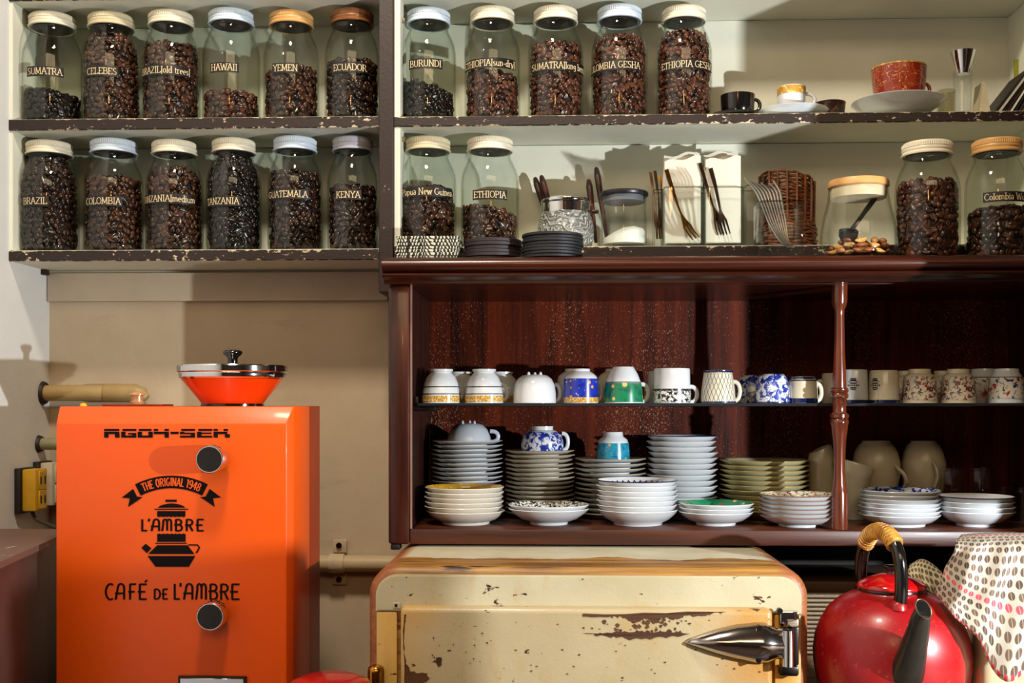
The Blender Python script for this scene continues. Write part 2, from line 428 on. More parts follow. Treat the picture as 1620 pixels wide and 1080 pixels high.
part(B(-.8, 1.6, YR+.004, YR+.012, 2.76, 3.55), 'pane', M('window_pane', '#cfd6d8', .1), wn)

# batten on the wall under the left shelves
struct(B(XL+.001, PX(613, YB-.012), YB-.012, YB-.0005, PZ(474, YB-.012), PZ(428, YB-.012), .002), 'trim_1', M('batten_paint', '#c9b79c', .6, var=.07, scale=12, bump=.2), 'beige wall batten under the left shelf unit', 'trim')

# ------------------------------------------------------------------ shelf units
def shelf_unit(name, label, x0, x1, boards, left_x, right_x, zlow):
    r = root(name, label, 'shelf', ((x0+x1)/2, YS, zlow))
    for zt, zb in boards:
        b = part(B(x0, x1, YS+.004, YB-.001, zb, zt), 'shelf_board', SHELF, r)
        part(B(x0-.0015, x1+.0015, YS-.001, YS+.004, zb-.0012, zt-.0012, .0012, 1), 'edge_strip', EDGE, b, label='dark brown chipped front edge')
    return r
x0l, x1l = PX(5, YS), PX(599, YS)
LU_TOP, LU_MID, LU_LOW = 2.133, 1.9472, 1.7418
lu = shelf_unit('wall_shelf', 'left cream shelf unit with chipped brown edges holding twelve bean jars', x0l, x1l,
    [(LU_TOP+.018, LU_TOP), (LU_MID, LU_MID-.0170), (LU_LOW, LU_LOW-.0165)], 0, 0, LU_LOW)
part(B(x0l+.001, PX(19, YS), YS+.003, YB-.001, LU_LOW+.0005, LU_TOP-.0005), 'side_panel', SHELF, lu)
for px, py, yy in ((15, 417, 1.765), (70, 431, 1.868)):
    x, y, z = W(px, py, yy)
    part(B(x-.006, x+.006, yy-.008, yy+.008, LU_LOW-.0255, LU_LOW-.0167, .001), 'shelf_bracket', EDGEV, lu)

x0r, x1r = PX(624, YS), .760
RU_TOP, RU_MID, RU_LOW = 2.133, 1.9455, 1.7438
ZCT = 1.7076                                      # cupboard top
ru = shelf_unit('wall_shelf', 'right cream shelf unit above the mahogany cupboard', x0r, x1r,
    [(RU_TOP+.018, RU_TOP), (RU_MID, RU_MID-.0150), (RU_LOW, ZCT+.0015)], 0, 0, ZCT)
part(B(x0r, PX(633, YS), YS+.002, YB-.001, RU_LOW+.0005, RU_TOP-.0005), 'side_panel', SHELF, ru)
part(B(.7385, .7600, YS+.003, YB-.001, RU_LOW+.0005, RU_TOP-.0005), 'side_panel', SHELF, ru)
dv = part(B(PX(600, YS), x0r-.0005, YS-.006, YB-.001, PZ(462, YS), 2.35, .0012, 1), 'divider', EDGEV, ru, label='dark brown upright between the two shelf units')
for y in (215, 27):
    x, _, z = W(629, y, YS+.02)
    part(MB().tube([(PX(633, YS)-.002, YS+.025, z-.004), (PX(633, YS)+.004, YS+.025, z-.004)], .004, 12), 'shelf_peg', M('peg_wood', '#8a7350', .6), ru)

# ------------------------------------------------------------------ mahogany cupboard
MAHZ = wood('mahogany_upright', '#160502', '#561f0c', 'z', 26, .32, .15)
MAHX = wood('mahogany_rail', '#180603', '#481a0b', 'x', 26, .28, .2)
MAHB = wood('mahogany_back', '#100301', '#6b260d', 'z', 34, .5, 0, 1.0)
MAHB.node_tree.nodes['Principled BSDF'].inputs['Specular IOR Level'].default_value = .12
XCL, XCI = PX(614, YC), PX(648, YC)
ZIT, ZIB, ZBB = PZ(438, YC), PZ(838, YC), PZ(862, YC)
cb = root('cupboard', 'dark red mahogany cupboard full of cups and saucers', 'cupboard', (.25, YC, ZBB))
prof = [(1.888, ZCT), (1.600, ZCT), (1.588, ZCT-.0015), (1.579, ZCT-.006), (1.576, ZCT-.012), (1.578, ZCT-.0175), (1.585, ZCT-.021), (1.590, ZCT-.0222),
        (1.583, ZCT-.0232), (1.5805, ZCT-.0265), (1.584, ZCT-.0298), (1.600, ZCT-.0312), (1.604, ZCT-.0365), (1.888, ZCT-.0365)]
part(MB().prism(prof, 'x', PX(604, 1.58), .686), 'cornice', MAHX, cb, 50)
part(B(.6865, .744, 1.622, 1.888, ZCT-.0365, ZCT-.0005), 'top_board', MAHX, cb)
part(B(XCL, XCI, YC, YC+.03, ZBB, ZCT-.037, .004), 'corner_post', MAHZ, cb)
part(B(XCL+.008, XCI-.0005, YC+.0305, 1.880, ZBB, ZCT-.037), 'side_panel', wood('mahogany_side', '#120402', '#3d160a', 'z', 26, .4, .1), cb)
part(B(.735, .744, YC+.004, 1.880, ZBB, ZCT-.037), 'side_panel', MAHZ, cb)
part(B(XCI, .735, YC+.006, 1.880, ZIT+.0015, ZCT-.037), 'top_rail', MAHX, cb)
part(B(XCI, .735, YC+.003, 1.880, ZBB, ZIB, .002), 'floor_board', wood('mahogany_floor', '#1c0904', '#5e2a12', 'x', 26, .42, .05), cb)
part(B(XCI, .735, 1.881, 1.890, ZBB, ZCT-.037), 'back_panel', MAHB, cb)
part(B(XCI+.0005, XCI+.003, YC+.004, YC+.008, ZIB+.0005, ZIT), 'lit_edge_strip', M('lit_edge_tint', '#8d6a5c', .3), cb)  # pale strip: light catching the bevel of the post, put in as colour
part(B(PX(617, YC), PX(632, YC), YC+.004, YC+.026, ZBB-.0085, ZBB-.0003, .002), 'foot', M('foot_black', '#0d0907', .5), cb)
# turned baluster
YBAL = 1.643
k = SCL(YBAL, 1328)
bz = lambda y: PZ(y, YBAL, 1328)
bp = [(12.5, 441), (12.5, 452), (12, 478), (11, 483), (8, 490), (7.6, 500), (8.6, 560), (11, 610), (11, 613), (14, 615), (14.2, 619), (12, 621.5), (13.8, 623.5), (14, 628), (11, 630.5),
      (10.5, 650), (11, 653), (14.6, 655), (14.8, 660), (12.4, 662), (14.4, 664), (14.4, 669), (13.2, 673), (12, 684), (10, 700), (9, 720), (8.6, 745), (9.4, 762), (11.5, 775), (13, 782), (13, 836.5)]
bx_ = PX(1328, YBAL)
zb0 = ZIB+.0003
part(MB().lathe([(0, ZIT+.0013)]+[(r*k, min(max(bz(y), zb0), ZIT+.0013)) for r, y in bp]+[(0, zb0)], (bx_, YBAL, 0), 24), 'baluster', wood('baluster_wood', '#3a1408', '#74341a', 'z', 40, .2, .5), cb, 50)
# glass shelves on clips
DGL = M('dark_shelf_glass', '#26282a', .12, var=.1)
ZG = PZ(637.6, 1.668); ZG0 = ZG-.0042
g1 = single(B(XCI+.006, PX(1333, 1.66), 1.664, 1.874, ZG0, ZG, .0008, 1), 'glass_shelf', DGL, 'long dark glass shelf inside the cupboard left of the baluster', 'shelf')
g2 = single(B(PX(1338, 1.66), .733, 1.664, 1.874, ZG0, ZG, .0008, 1), 'glass_shelf', DGL, 'short dark glass shelf inside the cupboard right of the baluster', 'shelf')
CHROME = M('chrome', '#d9d9d9', .08, 1, .05)
DKMET = M('dark_metal', '#3a3634', .35, 1, .15)
part(B(XCI+.0005, PX(690, 1.68), 1.675, 1.690, ZG0-.0075, ZG0-.0005, .001), 'shelf_clip', DKMET, cb)
part(B(XCI+.0005, XCI+.0055, 1.670, 1.690, ZG0, ZG+.010, .001), 'shelf_clip', DKMET, cb)

# ------------------------------------------------------------------ ice box
def fridge():
    xl, xr = PX(585, YF+.012), PX(1277, YF+.012); zt = ZBB-.0035; R = .037
    r = root('ice_box', 'old cream painted wooden ice box with worn top and chrome latch', 'ice box', ((xl+xr)/2, YF, 0))
    def outline(i, n=8):
        a = [(xl+i, 0.0)]
        for k in range(n+1):
            t = pi-k*pi/2/n; a.append((xl+R+(R-i)*cos(t), zt-R+(R-i)*sin(t)))
        for k in range(n+1):
            t = pi/2-k*pi/2/n; a.append((xr-R+(R-i)*cos(t), zt-R+(R-i)*sin(t)))
        return a+[(xr-i, 0.0)]
    rows = []
    for k in range(6):
        t = k/5*pi/2; i = .013*(1-sin(t)); y = YF+.013*(1-cos(t))
        rows.append([(x, y, z) for x, z in outline(i)])
    rows.append([(x, 1.86, z) for x, z in outline(0)])
    mb = MB().grid(rows); n = len(rows[0])
    mb.f.append(tuple(range(n))); mb.f.append(tuple(range(len(mb.v)-n, len(mb.v))))
    t = NT('ice_box_worn_wood'); v = t.coord(); s = t.sep(v)
    g = t.noise(t.mapped((.05, 1, 1)), 75, 6, .7, 1.2)
    wd = t.mix(t.step(g, .3, .7), lin('#5a3513'), lin('#c08d42'))
    wd = t.mix(t.step(t.noise(t.mapped((.3, 1, 1)), 10, 4), .5, .68), wd, lin('#4a2810'))
    wd = t.mix(t.step(t.noise(t.mapped((.12, 1, 1)), 38, 5, .7, .8), .57, .63), wd, lin('#3a1f0c'))
    wob = t.math('MULTIPLY', t.math('SUBTRACT', t.noise(t.mapped((1, .2, 1)), 6, 5, .6), .5), .13)
    yy = t.math('ADD', s[1], wob)
    pa = t.math('MULTIPLY', t.step(yy, .079, .083), t.step(s[2], zt-.006, zt-.004))
    ed = t.step(t.math('ABSOLUTE', s[0]), (xr-xl)/2-.040, (xr-xl)/2-.026)     # bare reddish ends
    wd = t.mix(ed, wd, t.mix(t.step(g, .3, .7), lin('#7a4226'), lin('#a8683a')))
    pa = t.math('MULTIPLY', pa, t.math('SUBTRACT', 1, ed))
    pcol = t.mix(t.step(t.noise(v, 12, 4), .35, .7), lin('#b9b192'), lin('#cbc6ae'))
    t.bump(g, .3, .002)
    part(mb, 'body', t.fin(t.mix(pa, wd, pcol), .45), r, 35)
    def paint(name, c1, c2, amt=.70, stain=None):
        t = NT(name); v = t.coord()
        col = t.mix(t.step(t.noise(v, 5, 5, .6), .32, .68), lin(c1), lin(c2))
        col = t.mix(t.step(t.noise(t.mapped((1, 1, .5)), 30, 4), .58, .95), col, lin('#b58d4a'))
        if stain:
            vd = t.node('ShaderNodeVectorMath', {0: v, 1: stain}, operation='DISTANCE').outputs['Value']
            col = t.mix(t.step(t.math('ADD', vd, t.math('MULTIPLY', t.noise(v, 14, 4), .10)), .165, .075), col, lin('#b9802c'))
            col = t.mix(t.step(t.math('ADD', t.sep(v)[0], t.math('MULTIPLY', t.noise(v, 10, 4), .12)), -.11, -.20), col, lin('#c59a50'))
        n = t.noise(t.mapped((.6, 1, 1.2)), 75, 5, .6)
        m = t.step(t.math('ADD', n, t.math('MULTIPLY', t.math('SUBTRACT', t.noise(v, 9, 2), .5), .35)), amt, amt+.03)
        t.bump(t.math('SUBTRACT', t.noise(v, 260, 2), t.math('MULTIPLY', m, 2)), .25, .001)
        return t.fin(t.mix(m, col, lin('#4a2a14')), .38, 0, .15)
    yp = YF-.0045
    ys = PZ(966.5, yp, 600)
    # top rail: outline cut at the door line
    def cut(i, lo, hi=None):
        o = [(x, max(z, lo)) for x, z in outline(i)]
        return o
    rail = cut(.010, ys)
    mb = MB(); bmr = bmesh.new()
    vs = [bmr.verts.new((x, yp, z)) for x, z in rail]; f = bmr.faces.new(vs)
    e = bmesh.ops.extrude_face_region(bmr, geom=[f]); 
    for g_ in e['geom']:
        if isinstance(g_, bmesh.types.BMVert): g_.co.y += .006
    bmesh.ops.recalc_face_normals(bmr, faces=bmr.faces)
    bmesh.ops.bevel(bmr, geom=[ed_ for ed_ in bmr.edges if all(abs(v.co.y-yp) < 1e-6 for v in ed_.verts)], offset=.002, segments=2, affect='EDGES')
    PAINT = paint('ice_box_cream_paint', '#b9ad8a', '#ccc3a6', .655)
    STILE = paint('ice_box_yellowed_paint', '#bd9244', '#d2ab62', .69)
    part(mb.addbm(bmr), 'top_rail', PAINT, r, 35)
    part(B(xl+.011, PX(628, yp), yp, YF+.001, .02, ys-.0012, .0015), 'stile', STILE, r)
    part(B(PX(1226, yp), xr-.011, yp, YF+.001, .02, ys-.0012, .0015), 'stile', paint('ice_box_golden_paint', '#b5802f', '#cf9d4a', .68), r)
    yd = 1.402
    dx0, dx1, dz = PX(633, yd), PX(1223, yd), PZ(962, yd)
    door = part(B(dx0, dx1, yd, YF+.001, .12, dz, .007, 4), 'door', paint('ice_box_door_paint', '#ab9a74', '#bdad8a', .66, (.235, 0, PZ(1020, yd))), r, 35)
    random.seed(5)
    def jag(P, a, n=5):
        out = []
        for i in range(len(P)):
            p, q = P[i], P[(i+1) % len(P)]
            for k in range(n):
                s_ = k/n; w = a if k else a*.3
                out.append((p[0]+(q[0]-p[0])*s_+random.uniform(-w, w), p[1]+(q[1]-p[1])*s_+random.uniform(-w, w)))
        return out
    CH = wood('bare_wood_chip', '#3e220f', '#6d4520', 'x', 60, .6)
    chips = [jag([(922, 969.5), (1150, 968), (1120, 971.5), (1086, 974), (1070, 980), (1052, 975), (1036, 984), (1020, 977), (1004, 985), (990, 977), (968, 974), (922, 975)], 2.3, 7),
             jag([(922, 1001), (960, 1000), (1010, 998), (1092, 1003), (1050, 1008), (1000, 1011), (960, 1006)], 2.2, 7),
             jag([(639, 972), (643, 972), (640, 985), (638, 1010), (642, 1045), (650, 1062), (672, 1064), (680, 1072), (666, 1082), (640, 1100)], 1.8, 5),
             jag([(690, 1040), (698, 1039), (699, 1050), (694, 1054), (689, 1047)], .8, 3)]
    for i in range(75):
        x = random.gauss(1020, 38); y = random.uniform(973, 1001); s_ = random.uniform(.7, 3.0)
        chips.append(jag([(x-s_*1.5, y), (x, y-s_*1.2), (x+s_*1.4, y), (x, y+s_*1.6)], .9, 3))
    for i in range(60):
        x = random.uniform(650, 1210); y = random.uniform(975, 1078); s_ = random.uniform(.6, 1.9)
        chips.append(jag([(x-s_, y), (x, y-s_), (x+s_, y), (x, y+s_)], .4, 2))
    part(decal(chips, yd), 'paint_chips', CH, door, 0, label='bare brown wood where the paint has chipped', kind='stuff')
    # latch
    S = [(1084, 1014, 1016.5, .003), (1094, 1008, 1020, .009), (1110, 1002, 1025, .014), (1135, 994, 1033, .019), (1165, 987, 1041, .022), (1195, 984, 1047, .024), (1210, 984, 1048, .024), (1217, 988, 1046, .022), (1228, 993, 1041, .020), (1246, 993, 1042, .019)]
    rows = []
    for px, a, b, h in S:
        za, zb_ = PZ(a, yd, px), PZ(b, yd, px); x = PX(px, yd); row = []
        for k in range(15):
            t = k/14*pi; c = cos(t)
            row.append((x, yd-.0003-h*(sin(t)**.75)*(1-.25*abs(c)), (za+zb_)/2+(za-zb_)/2*c))
        rows.append(row)
    mb = MB().grid(rows); n = 15
    mb.f += [tuple(range(n)), tuple(range(len(mb.v)-n, len(mb.v)))]
    la = part(mb, 'latch', M('latch_chrome', '#bdb6b4', .13, 1, .1), door, 60, label='chrome bullet shaped latch handle')
    xh = PX(1243, yd)
    part(MB().tube([(xh, yd-.014, PZ(990, yd)), (xh, yd-.014, PZ(1046, yd))], .0075, 16), 'latch_barrel', CHROME, r)
    part(B(PX(1230, yp), PX(1261, yp), yp-.014, yp-.0002, PZ(986, yp), PZ(961, yp), .003), 'latch_plate', CHROME, r)
    part(B(PX(1230, yp), PX(1260, yp), yp-.016, yp-.0002, PZ(1062, yp), PZ(1046, yp), .003), 'latch_plate', DKMET, r)
    part(B(PX(1248, yp), PX(1261, yp), yp-.012, yp-.0002, PZ(1046, yp), PZ(986, yp), .002), 'latch_plate', DKMET, r)
    for px, py in ((1201, 993), (1200, 1044), (1234, 966)):
        x, y, z = W(px, py, yd-.014 if px < 1220 else yp-.014)
        part(MB().lathe([(0, 0), (.0035, 0), (.0035, .0016), (.0024, .0024), (0, .0024)], n=12).__class__().tube([(x, y+.006, z), (x, y-.002, z)], .0034, 12), 'screw', DKMET, r)
    # brass hinge knuckle lower left
    x = PX(597, yp)
    part(MB().lathe([(0, PZ(1054, 1.41)), (.006, PZ(1054.5, 1.41)), (.0096, PZ(1058, 1.41)), (.0105, PZ(1064, 1.41)), (.0105, 1.05), (0, 1.05)], (x, yp-.0107, 0), 20), 'hinge', M('old_brass', '#a8792e', .22, 1, .25, 60), r, 50, label='brass hinge knuckle')
    x, y, z = W(628, 957, yp)
    part(B(x-.005, x+.005, yp-.0012, yp-.0002, z-.004, z+.004, .0006, 1), 'screw_plate', PAINT, r)
    part(MB().tube([(x-.001, yp-.0005, z), (x-.001, yp-.0022, z)], .0019, 10), 'screw', DKMET, r)
fridge()

# ------------------------------------------------------------------ grinder
def grinder():
    ORG_C = '#f55a02'
    OR = M('orange_enamel', ORG_C, .42, 0, .05, 4, .06, .08)
    xl0, xr0 = PX(89, YG), PX(453, YG); y1 = YG+.015; y2 = 1.569
    xl1, xr1 = xl0-.002, PX(465, y1); z0 = 1.0; zf = PZ(670, YG, 270); zt = 1.4978
    r = root('coffee_grinder', 'orange enamelled coffee grinder with round hopper and black lettering', 'coffee grinder', ((xl1+xr1)/2, 1.55, z0))
    def rect(xa, xb, y, zz): return [(xa, y, z0), (xb, y, z0), (xb, y, zz), (xa, y, zz)]
    mb = MB().grid([rect(xl0, xr0, YG, zf), rect(xl1, xr1, y1, zt), rect(xl1, xr1, y2, zt)], True); mb.f += [(0, 1, 2, 3), (8, 9, 10, 11)]
    bm = bmesh.new(); me = bpy.data.meshes.new('tmp'); me.from_pydata(mb.v, [], mb.f); bm.from_mesh(me); bpy.data.meshes.remove(me)
    bmesh.ops.recalc_face_normals(bm, faces=bm.faces)
    bmesh.ops.bevel(bm, geom=bm.edges[:], offset=.0012, segments=2, profile=.5, affect='EDGES')
    body = part(MB().addbm(bm), 'front_case', OR, r, 35)
    mb = MB()
    mb.grid([rect(xl1+.001, xr1-.0005, y2+.0006, zt+.0004), rect(xl1+.001, xr1-.0005, 1.640, zt+.0004), rect(xl1+.004, xr1-.004, 1.648, zt-.004)], True)
    mb.f += [(0, 1, 2, 3), (8, 9, 10, 11)]
    part(mb, 'rear_case', M('rear_case_dark_orange', '#a5340e', .4, 0, .1, 6, .05), r, 30)  # rear case in a darker, redder tone than the front case
    BK = M('black_print', '#0c0605', .6, 0, .1, spec=.15)
    # model lettering: bars with a slit
    T, m1, m2, Bt = (678, 681.4), 682.6, 686.4, 692
    L = {'R': [(0, 24, *T), (0, 24, m1, m2), (0, 7, m2, Bt), (17, 24.5, m2, Bt)], 'G': [(2, 24, *T), (0, 7, m1, Bt), (7, 24, 688.6, Bt), (17, 24, 684.6, 688.6), (11, 17, 684.6, 687)],
         'O': [(2, 22, *T), (0, 7, m1, Bt), (17, 24, m1, Bt), (7, 17, 688.6, Bt)], '4': [(0, 7, *T), (17, 24, *T), (0, 24, m1, m2), (17, 24, m2, Bt)], '-': [(0, 13, m1, m2)],
         'S': [(2, 24, *T), (0, 7, m1, 684), (0, 24, 684, 686.6), (17, 24, 686.6, Bt), (0, 17, 688.8, Bt)], 'E': [(2, 24, *T), (0, 7, m1, Bt), (7, 23, 683.8, 686.2), (7, 24, 688.8, Bt)],
         'K': [(0, 7, *T), (16, 23, *T), (0, 22, m1, m2), (0, 7, m2, Bt), (18, 26, m2, Bt)]}
    for ch, x in zip('RGO4-SEK', (165, 192, 218, 243.5, 270, 285, 312, 338)):
        part(decal([[(x+a, c), (x+b, c), (x+b, d), (x+a, d)] for a, b, c, d in L[ch]], YG), 'lettering', BK, body, 0)
    cx = 271.5
    # ribbon
    def ring(a): return (cx+127*sin(radians(a)), 879-127*cos(radians(a)))
    def rin(a): return (cx+107*sin(radians(a)), 879-107*cos(radians(a)))
    rb = [[ring(a), ring(a+3), rin(a+3), rin(a)] for a in range(-27, 27, 3)]
    tail = [[(192.6, 786.8), (211, 773), (217, 785), (205.8, 788)], [(205.8, 788), (217, 785), (226, 786), (202.8, 801.7)]]
    rb += tail+[[(2*cx-x, y) for x, y in p] for p in tail]
    part(decal(rb, YG), 'ribbon_print', BK, body, 0)
    P, w = strokes('THE ORIGINAL 1948', PLAIN, (.075, .06), False)
    sc_ = 13.2; tot = w*sc_; q = []
    for poly in P:
        o = []
        for x, y in poly:
            a = (x*sc_-tot/2)/114*.93; R_ = 110.6+y*sc_
            o.append((cx+R_*sin(a), 879-R_*cos(a)))
        q.append(o)
    part(decal(q, YG, .0009), 'lettering', OR, body, 0, label='orange lettering on the black ribbon')
    dome = [(249.7+44*i/12, 802.8-6.8*sin(pi*i/12)**.6) for i in range(13)]
    wave = lambda x0, x1, y, s: [(x0+(x1-x0)*i/14, y+s*(1.2*(i % 2))) for i in range(15)]
    em = [[(262, 790), (280, 790), (280, 793.6), (262, 793.6)], dome, [(244.8, 804.4), (298, 804.4), (298, 806), (244.8, 806)],
          [(249, 808), (293.5, 808)]+wave(293.5, 249, 816.5, 1), [(249, 856.7), (294, 856.7)]+wave(294, 249, 844.6, -1),
          [(246, 858.2), (296, 858.2), (296, 859.8), (246, 859.8)], [(249, 862), (297, 862), (308, 876), (234.6, 876)], [(233.7, 879), (309.3, 879), (299, 896), (246.3, 896)],
          [(224, 866), (231, 859.7), (239.9, 867), (232.6, 874.6)], [(298, 860.5), (313, 860.5), (313, 862.6), (298, 862.6)], [(313, 860.5), (317.2, 865.5), (314.8, 866), (312, 862.4)], [(317.2, 865.5), (312, 875), (309.6, 873.6), (314.8, 865.6)]]
    part(decal(em, YG), 'coffee_pot_emblem', BK, body, 0, label='black coffee pot emblem', kind='stuff')
    def deco(text, x0, x1, ytop, ybot, pen):
        w = sum(DECO[c_][0] for c_ in text); h = ybot-ytop; kx = (x1-x0)/w
        P, w = strokes(text, DECO, (pen/kx, pen*.8/h), False)
        part(decal([[(x0+x*kx, ybot-y*h) for x, y in p] for p in P], YG), 'lettering', BK, body, 0)
    for tx, xa, xb in (("L", 223, 234), ("'", 234.5, 239), ("A", 239, 255), ("M", 255.5, 274), ("B", 276, 290), ("R", 293, 307), ("E", 310, 324)): deco(tx, xa, xb, 821, 839.8, 1.75)
    for tx, xa, xb in (("C", 166, 182), ("A", 182, 200), ("F", 203, 217), ("E", 218, 234), ("L", 274, 286), ("'", 284, 289), ("A", 290, 308), ("M", 309, 329), ("B", 330, 346), ("R", 347, 363), ("E", 364, 381)): deco(tx, xa, xb, 923, 948, 1.75)
    for tx, xa, xb in (("D", 243, 255), ("E", 256, 267)): deco(tx, xa, xb, 931, 947.5, 1.5)
    part(decal([[(228, 920), (232, 916), (234, 917.5), (231, 921)]], YG), 'lettering', BK, body, 0)
    # knobs
    for px, py, h in ((331, 726.5, .034), (332, 975.5, .030)):
        x, y, z = W(px, py, YG-h); rr = 22.6*SCL(YG-h, px)
        yy = [(YG-.0003, rr*.80), (YG-h*.25, rr*.80), (YG-h*.28, rr), (YG-h+.002, rr), (YG-h, rr-.0012), (YG-h, 0)]
        pr = [(r_, -yv) for yv, r_ in yy]
        mb = MB().lathe([(0, -YG+.0003)]+pr, n=36); mb.v = [(x+a, -c, z+b) for a, b, c in mb.v]
        kn = part(mb, 'knob', CHROME, r, 40)
        mb = MB().lathe([(0, 0), (rr-.0022, 0), (rr-.0022, .0006), (0, .0006)], n=32); mb.v = [(x+a, YG-h-.0002-c, z+b) for a, b, c in mb.v]
        part(mb, 'knob_face', M('knob_face_black', '#1d1712', .22, .2, .2, 60), kn, 40)
    # plate at the bottom
    part(B(PX(283, YG), PX(391, YG), YG-.004, YG-.0003, 1.10, PZ(1073, YG), .001), 'name_plate_frame', M('plate_rim', '#2a1c16', .4, .5), r)
    part(B(PX(287, YG), PX(387, YG), YG-.0055, YG-.0042, 1.10, PZ(1076.5, YG), .0005, 1), 'name_plate', CHROME, r)
    # hopper
    YH = 1.578; hx = PX(368, YH); kk = SCL(YH, 368); zh = zt+.0003
    Z = lambda y: PZ(y, YH, 368)
    hz0 = zh
    cone = [(0, hz0), (46*kk, hz0), (46*kk, hz0+.002), (79*kk, Z(600)), (0, Z(600))]
    part(MB().lathe(cone, (hx, YH, 0), 48), 'hopper', M('hopper_orange_plastic', '#e0430a', .16, 0, .06, 8, 0, .5), r, 40)
    part(MB().lathe([(45*kk, hz0+.0002), (49*kk, hz0+.0002), (49*kk, hz0+.003), (47*kk, hz0+.004)], (hx, YH, 0), 40), 'hopper_foot', M('black_gloss', '#0b0908', .15, 0, .1, coat=.5), r)
    part(MB().lathe([(0, Z(599.6)), (80*kk, Z(599.6)), (82.5*kk, Z(597)), (83.5*kk, Z(591)), (83*kk, Z(589.6)), (0, Z(589.6))], (hx, YH, 0), 56), 'hopper_rim', CHROME, r, 30)
    lid = part(MB().lathe([(0, Z(589.3)), (84.5*kk, Z(589.3)), (85.5*kk, Z(588)), (85.5*kk, Z(580)), (84.5*kk, Z(578.3)), (80*kk, Z(577.8)), (30*kk, Z(575.5)), (0, Z(575.2))], (hx, YH, 0), 56), 'hopper_lid', CHROME, r, 30)
    part(MB().lathe([(0, Z(575)), (8.2*kk, Z(575)), (8*kk, Z(568)), (9*kk, Z(565)), (14.5*kk, Z(560.5)), (15.8*kk, Z(557.5)), (14*kk, Z(554.6)), (6*kk, Z(553.2)), (0, Z(553))], (hx, YH, 0), 28), 'lid_knob', MATS['black_gloss'], lid, 60)
    # copper lever plate, adjusting cap and yellow button on the top
    yc = 1.52
    part(B(PX(170, yc), PX(265, yc), yc-.02, yc+.025, zt+.0003, zt+.0030, .001), 'lever_plate', M('copper_plate', '#9c4a30', .3, .8, .2, 60), r)
    xk, kk2 = PX(217, yc), SCL(yc, 217)
    zz = zt+.0031
    part(MB().lathe([(0, zz), (11*kk2, zz), (11.5*kk2, zz+.003), (9*kk2, zz+.004), (9*kk2, zz+.011), (12*kk2, zz+.0120), (12*kk2, zz+.0135), (8*kk2, zz+.0165), (0, zz+.0168)], (xk, yc, 0), 24), 'adjusting_cap', M('amber_cap', '#c08a58', .2, 0, .15, 50, coat=.4), r, 40)
    xk = PX(132, yc-.03)
    part(MB().lathe([(0, zt+.0003), (.0046, zt+.0003), (.0046, zt+.002), (.003, zt+.004), (0, zt+.0045)], (xk, yc-.03, 0), 16), 'button', M('yellow_button', '#f0b400', .3), r, 50)
grinder()

# ------------------------------------------------------------------ tables, boxes, pipes, outlets
tw = root('work_table', 'dark work table carrying the orange grinder', 'table', (-.5, 1.5, 0))
part(B(XL+.005, -.240, 1.24, 1.84, .96, .9995, .002), 'table_top', EDGEV, tw)
for x in (XL+.04, -.28):
    for y in (1.28, 1.80): part(B(x-.02, x+.02, y-.02, y+.02, 0, .9595), 'leg', EDGEV, tw)
tk = root('side_counter', 'weathered wooden counter under the red kettle', 'counter', (.6, 1.5, 0))
ZKT = 1.1375
OLDW = wood('weathered_board', '#6b5544', '#c9b8a2', 'x', 40, .7, 0, 0, .4)
part(B(.322, .678, .90, 1.86, ZKT-.03, ZKT, .002), 'counter_top', OLDW, tk)
for x in (.35, .66):
    for y in (.94, 1.80): part(B(x-.02, x+.02, y-.02, y+.02, 0, ZKT-.0305), 'leg', OLDW, tk)

pts = [(-.715, 1.66), (-.655, 1.31), (XL+.004, 1.31), (XL+.004, 1.66)]
bcab = root('metal_bin', 'dull brown metal bin between grinder and side wall', 'bin', (-.75, 1.48, 1.0))
zb_ = 1.5-205*1.62/1800
part(MB().prism(pts, 'z', 1.0, zb_-.008), 'body', M('brown_metal', '#5a3f38', .45, .3, .15, 12, .1), bcab, 20)
part(MB().prism([(-.713, 1.664), (-.651, 1.306), (XL+.002, 1.306), (XL+.002, 1.664)], 'z', zb_-.0078, zb_), 'lid', paint_worn('bin_rim_paint', '#6a4f44', '#b09a88', .66, 60), bcab, 20)

PIPE = M('tan_pipe_paint', '#a68a58', .45, 0, .12, 30, .15)
PIPEG = M('green_grey_pipe', '#8a8868', .4, 0, .15, 40, .15)
yp = 1.868; z = PZ(621.5, yp, 150); kp = SCL(yp, 150)
pr = root('wall_pipe', 'tan painted pipe with sleeve coming out of the left wall', 'pipe', (XL, yp, z))
part(MB().tube([(XL+.0005, yp, z), (PX(170, yp), yp, z)], 12.5*kp, 20), 'pipe', PIPE, pr, 50)
part(MB().tube([(PX(166, yp), yp, z), (PX(168, yp), yp, z), (PX(214, yp), yp, z), (PX(226, yp), yp-.001, z-.003), (PX(233, yp), yp-.002, z-.009)], [13*kp, 14.6*kp, 14.6*kp, 12*kp, 6*kp], 20), 'sleeve', PIPE, pr, 50)
part(MB().tube([(XL+.0006, yp, z), (XL+.005, yp, z)], [19*kp, 17*kp], 20), 'wall_collar', M('pipe_hole_dark', '#1d1712', .6), pr, 50)
y2 = 1.852; z2 = PZ(702, y2, 70); k2 = SCL(y2, 70)
pr = root('wall_pipe', 'short grey green pipe low behind the grinder', 'pipe', (XL, y2, z2))
part(MB().tube([(XL+.0005, y2, z2), (PX(140, y2), y2, z2)], 9.5*k2, 18), 'pipe', PIPEG, pr, 50)
part(MB().tube([(XL+.0006, y2, z2), (XL+.006, y2, z2)], [14*k2, 12*k2], 18), 'wall_collar', MATS['pipe_hole_dark'], pr, 50)
y3 = 1.872; z3 = PZ(891, y3, 560); k3 = SCL(y3, 560)
pr = root('wall_pipe', 'cream pipe clamped to the wall between grinder and ice box', 'pipe', (PX(560, y3), y3, z3))
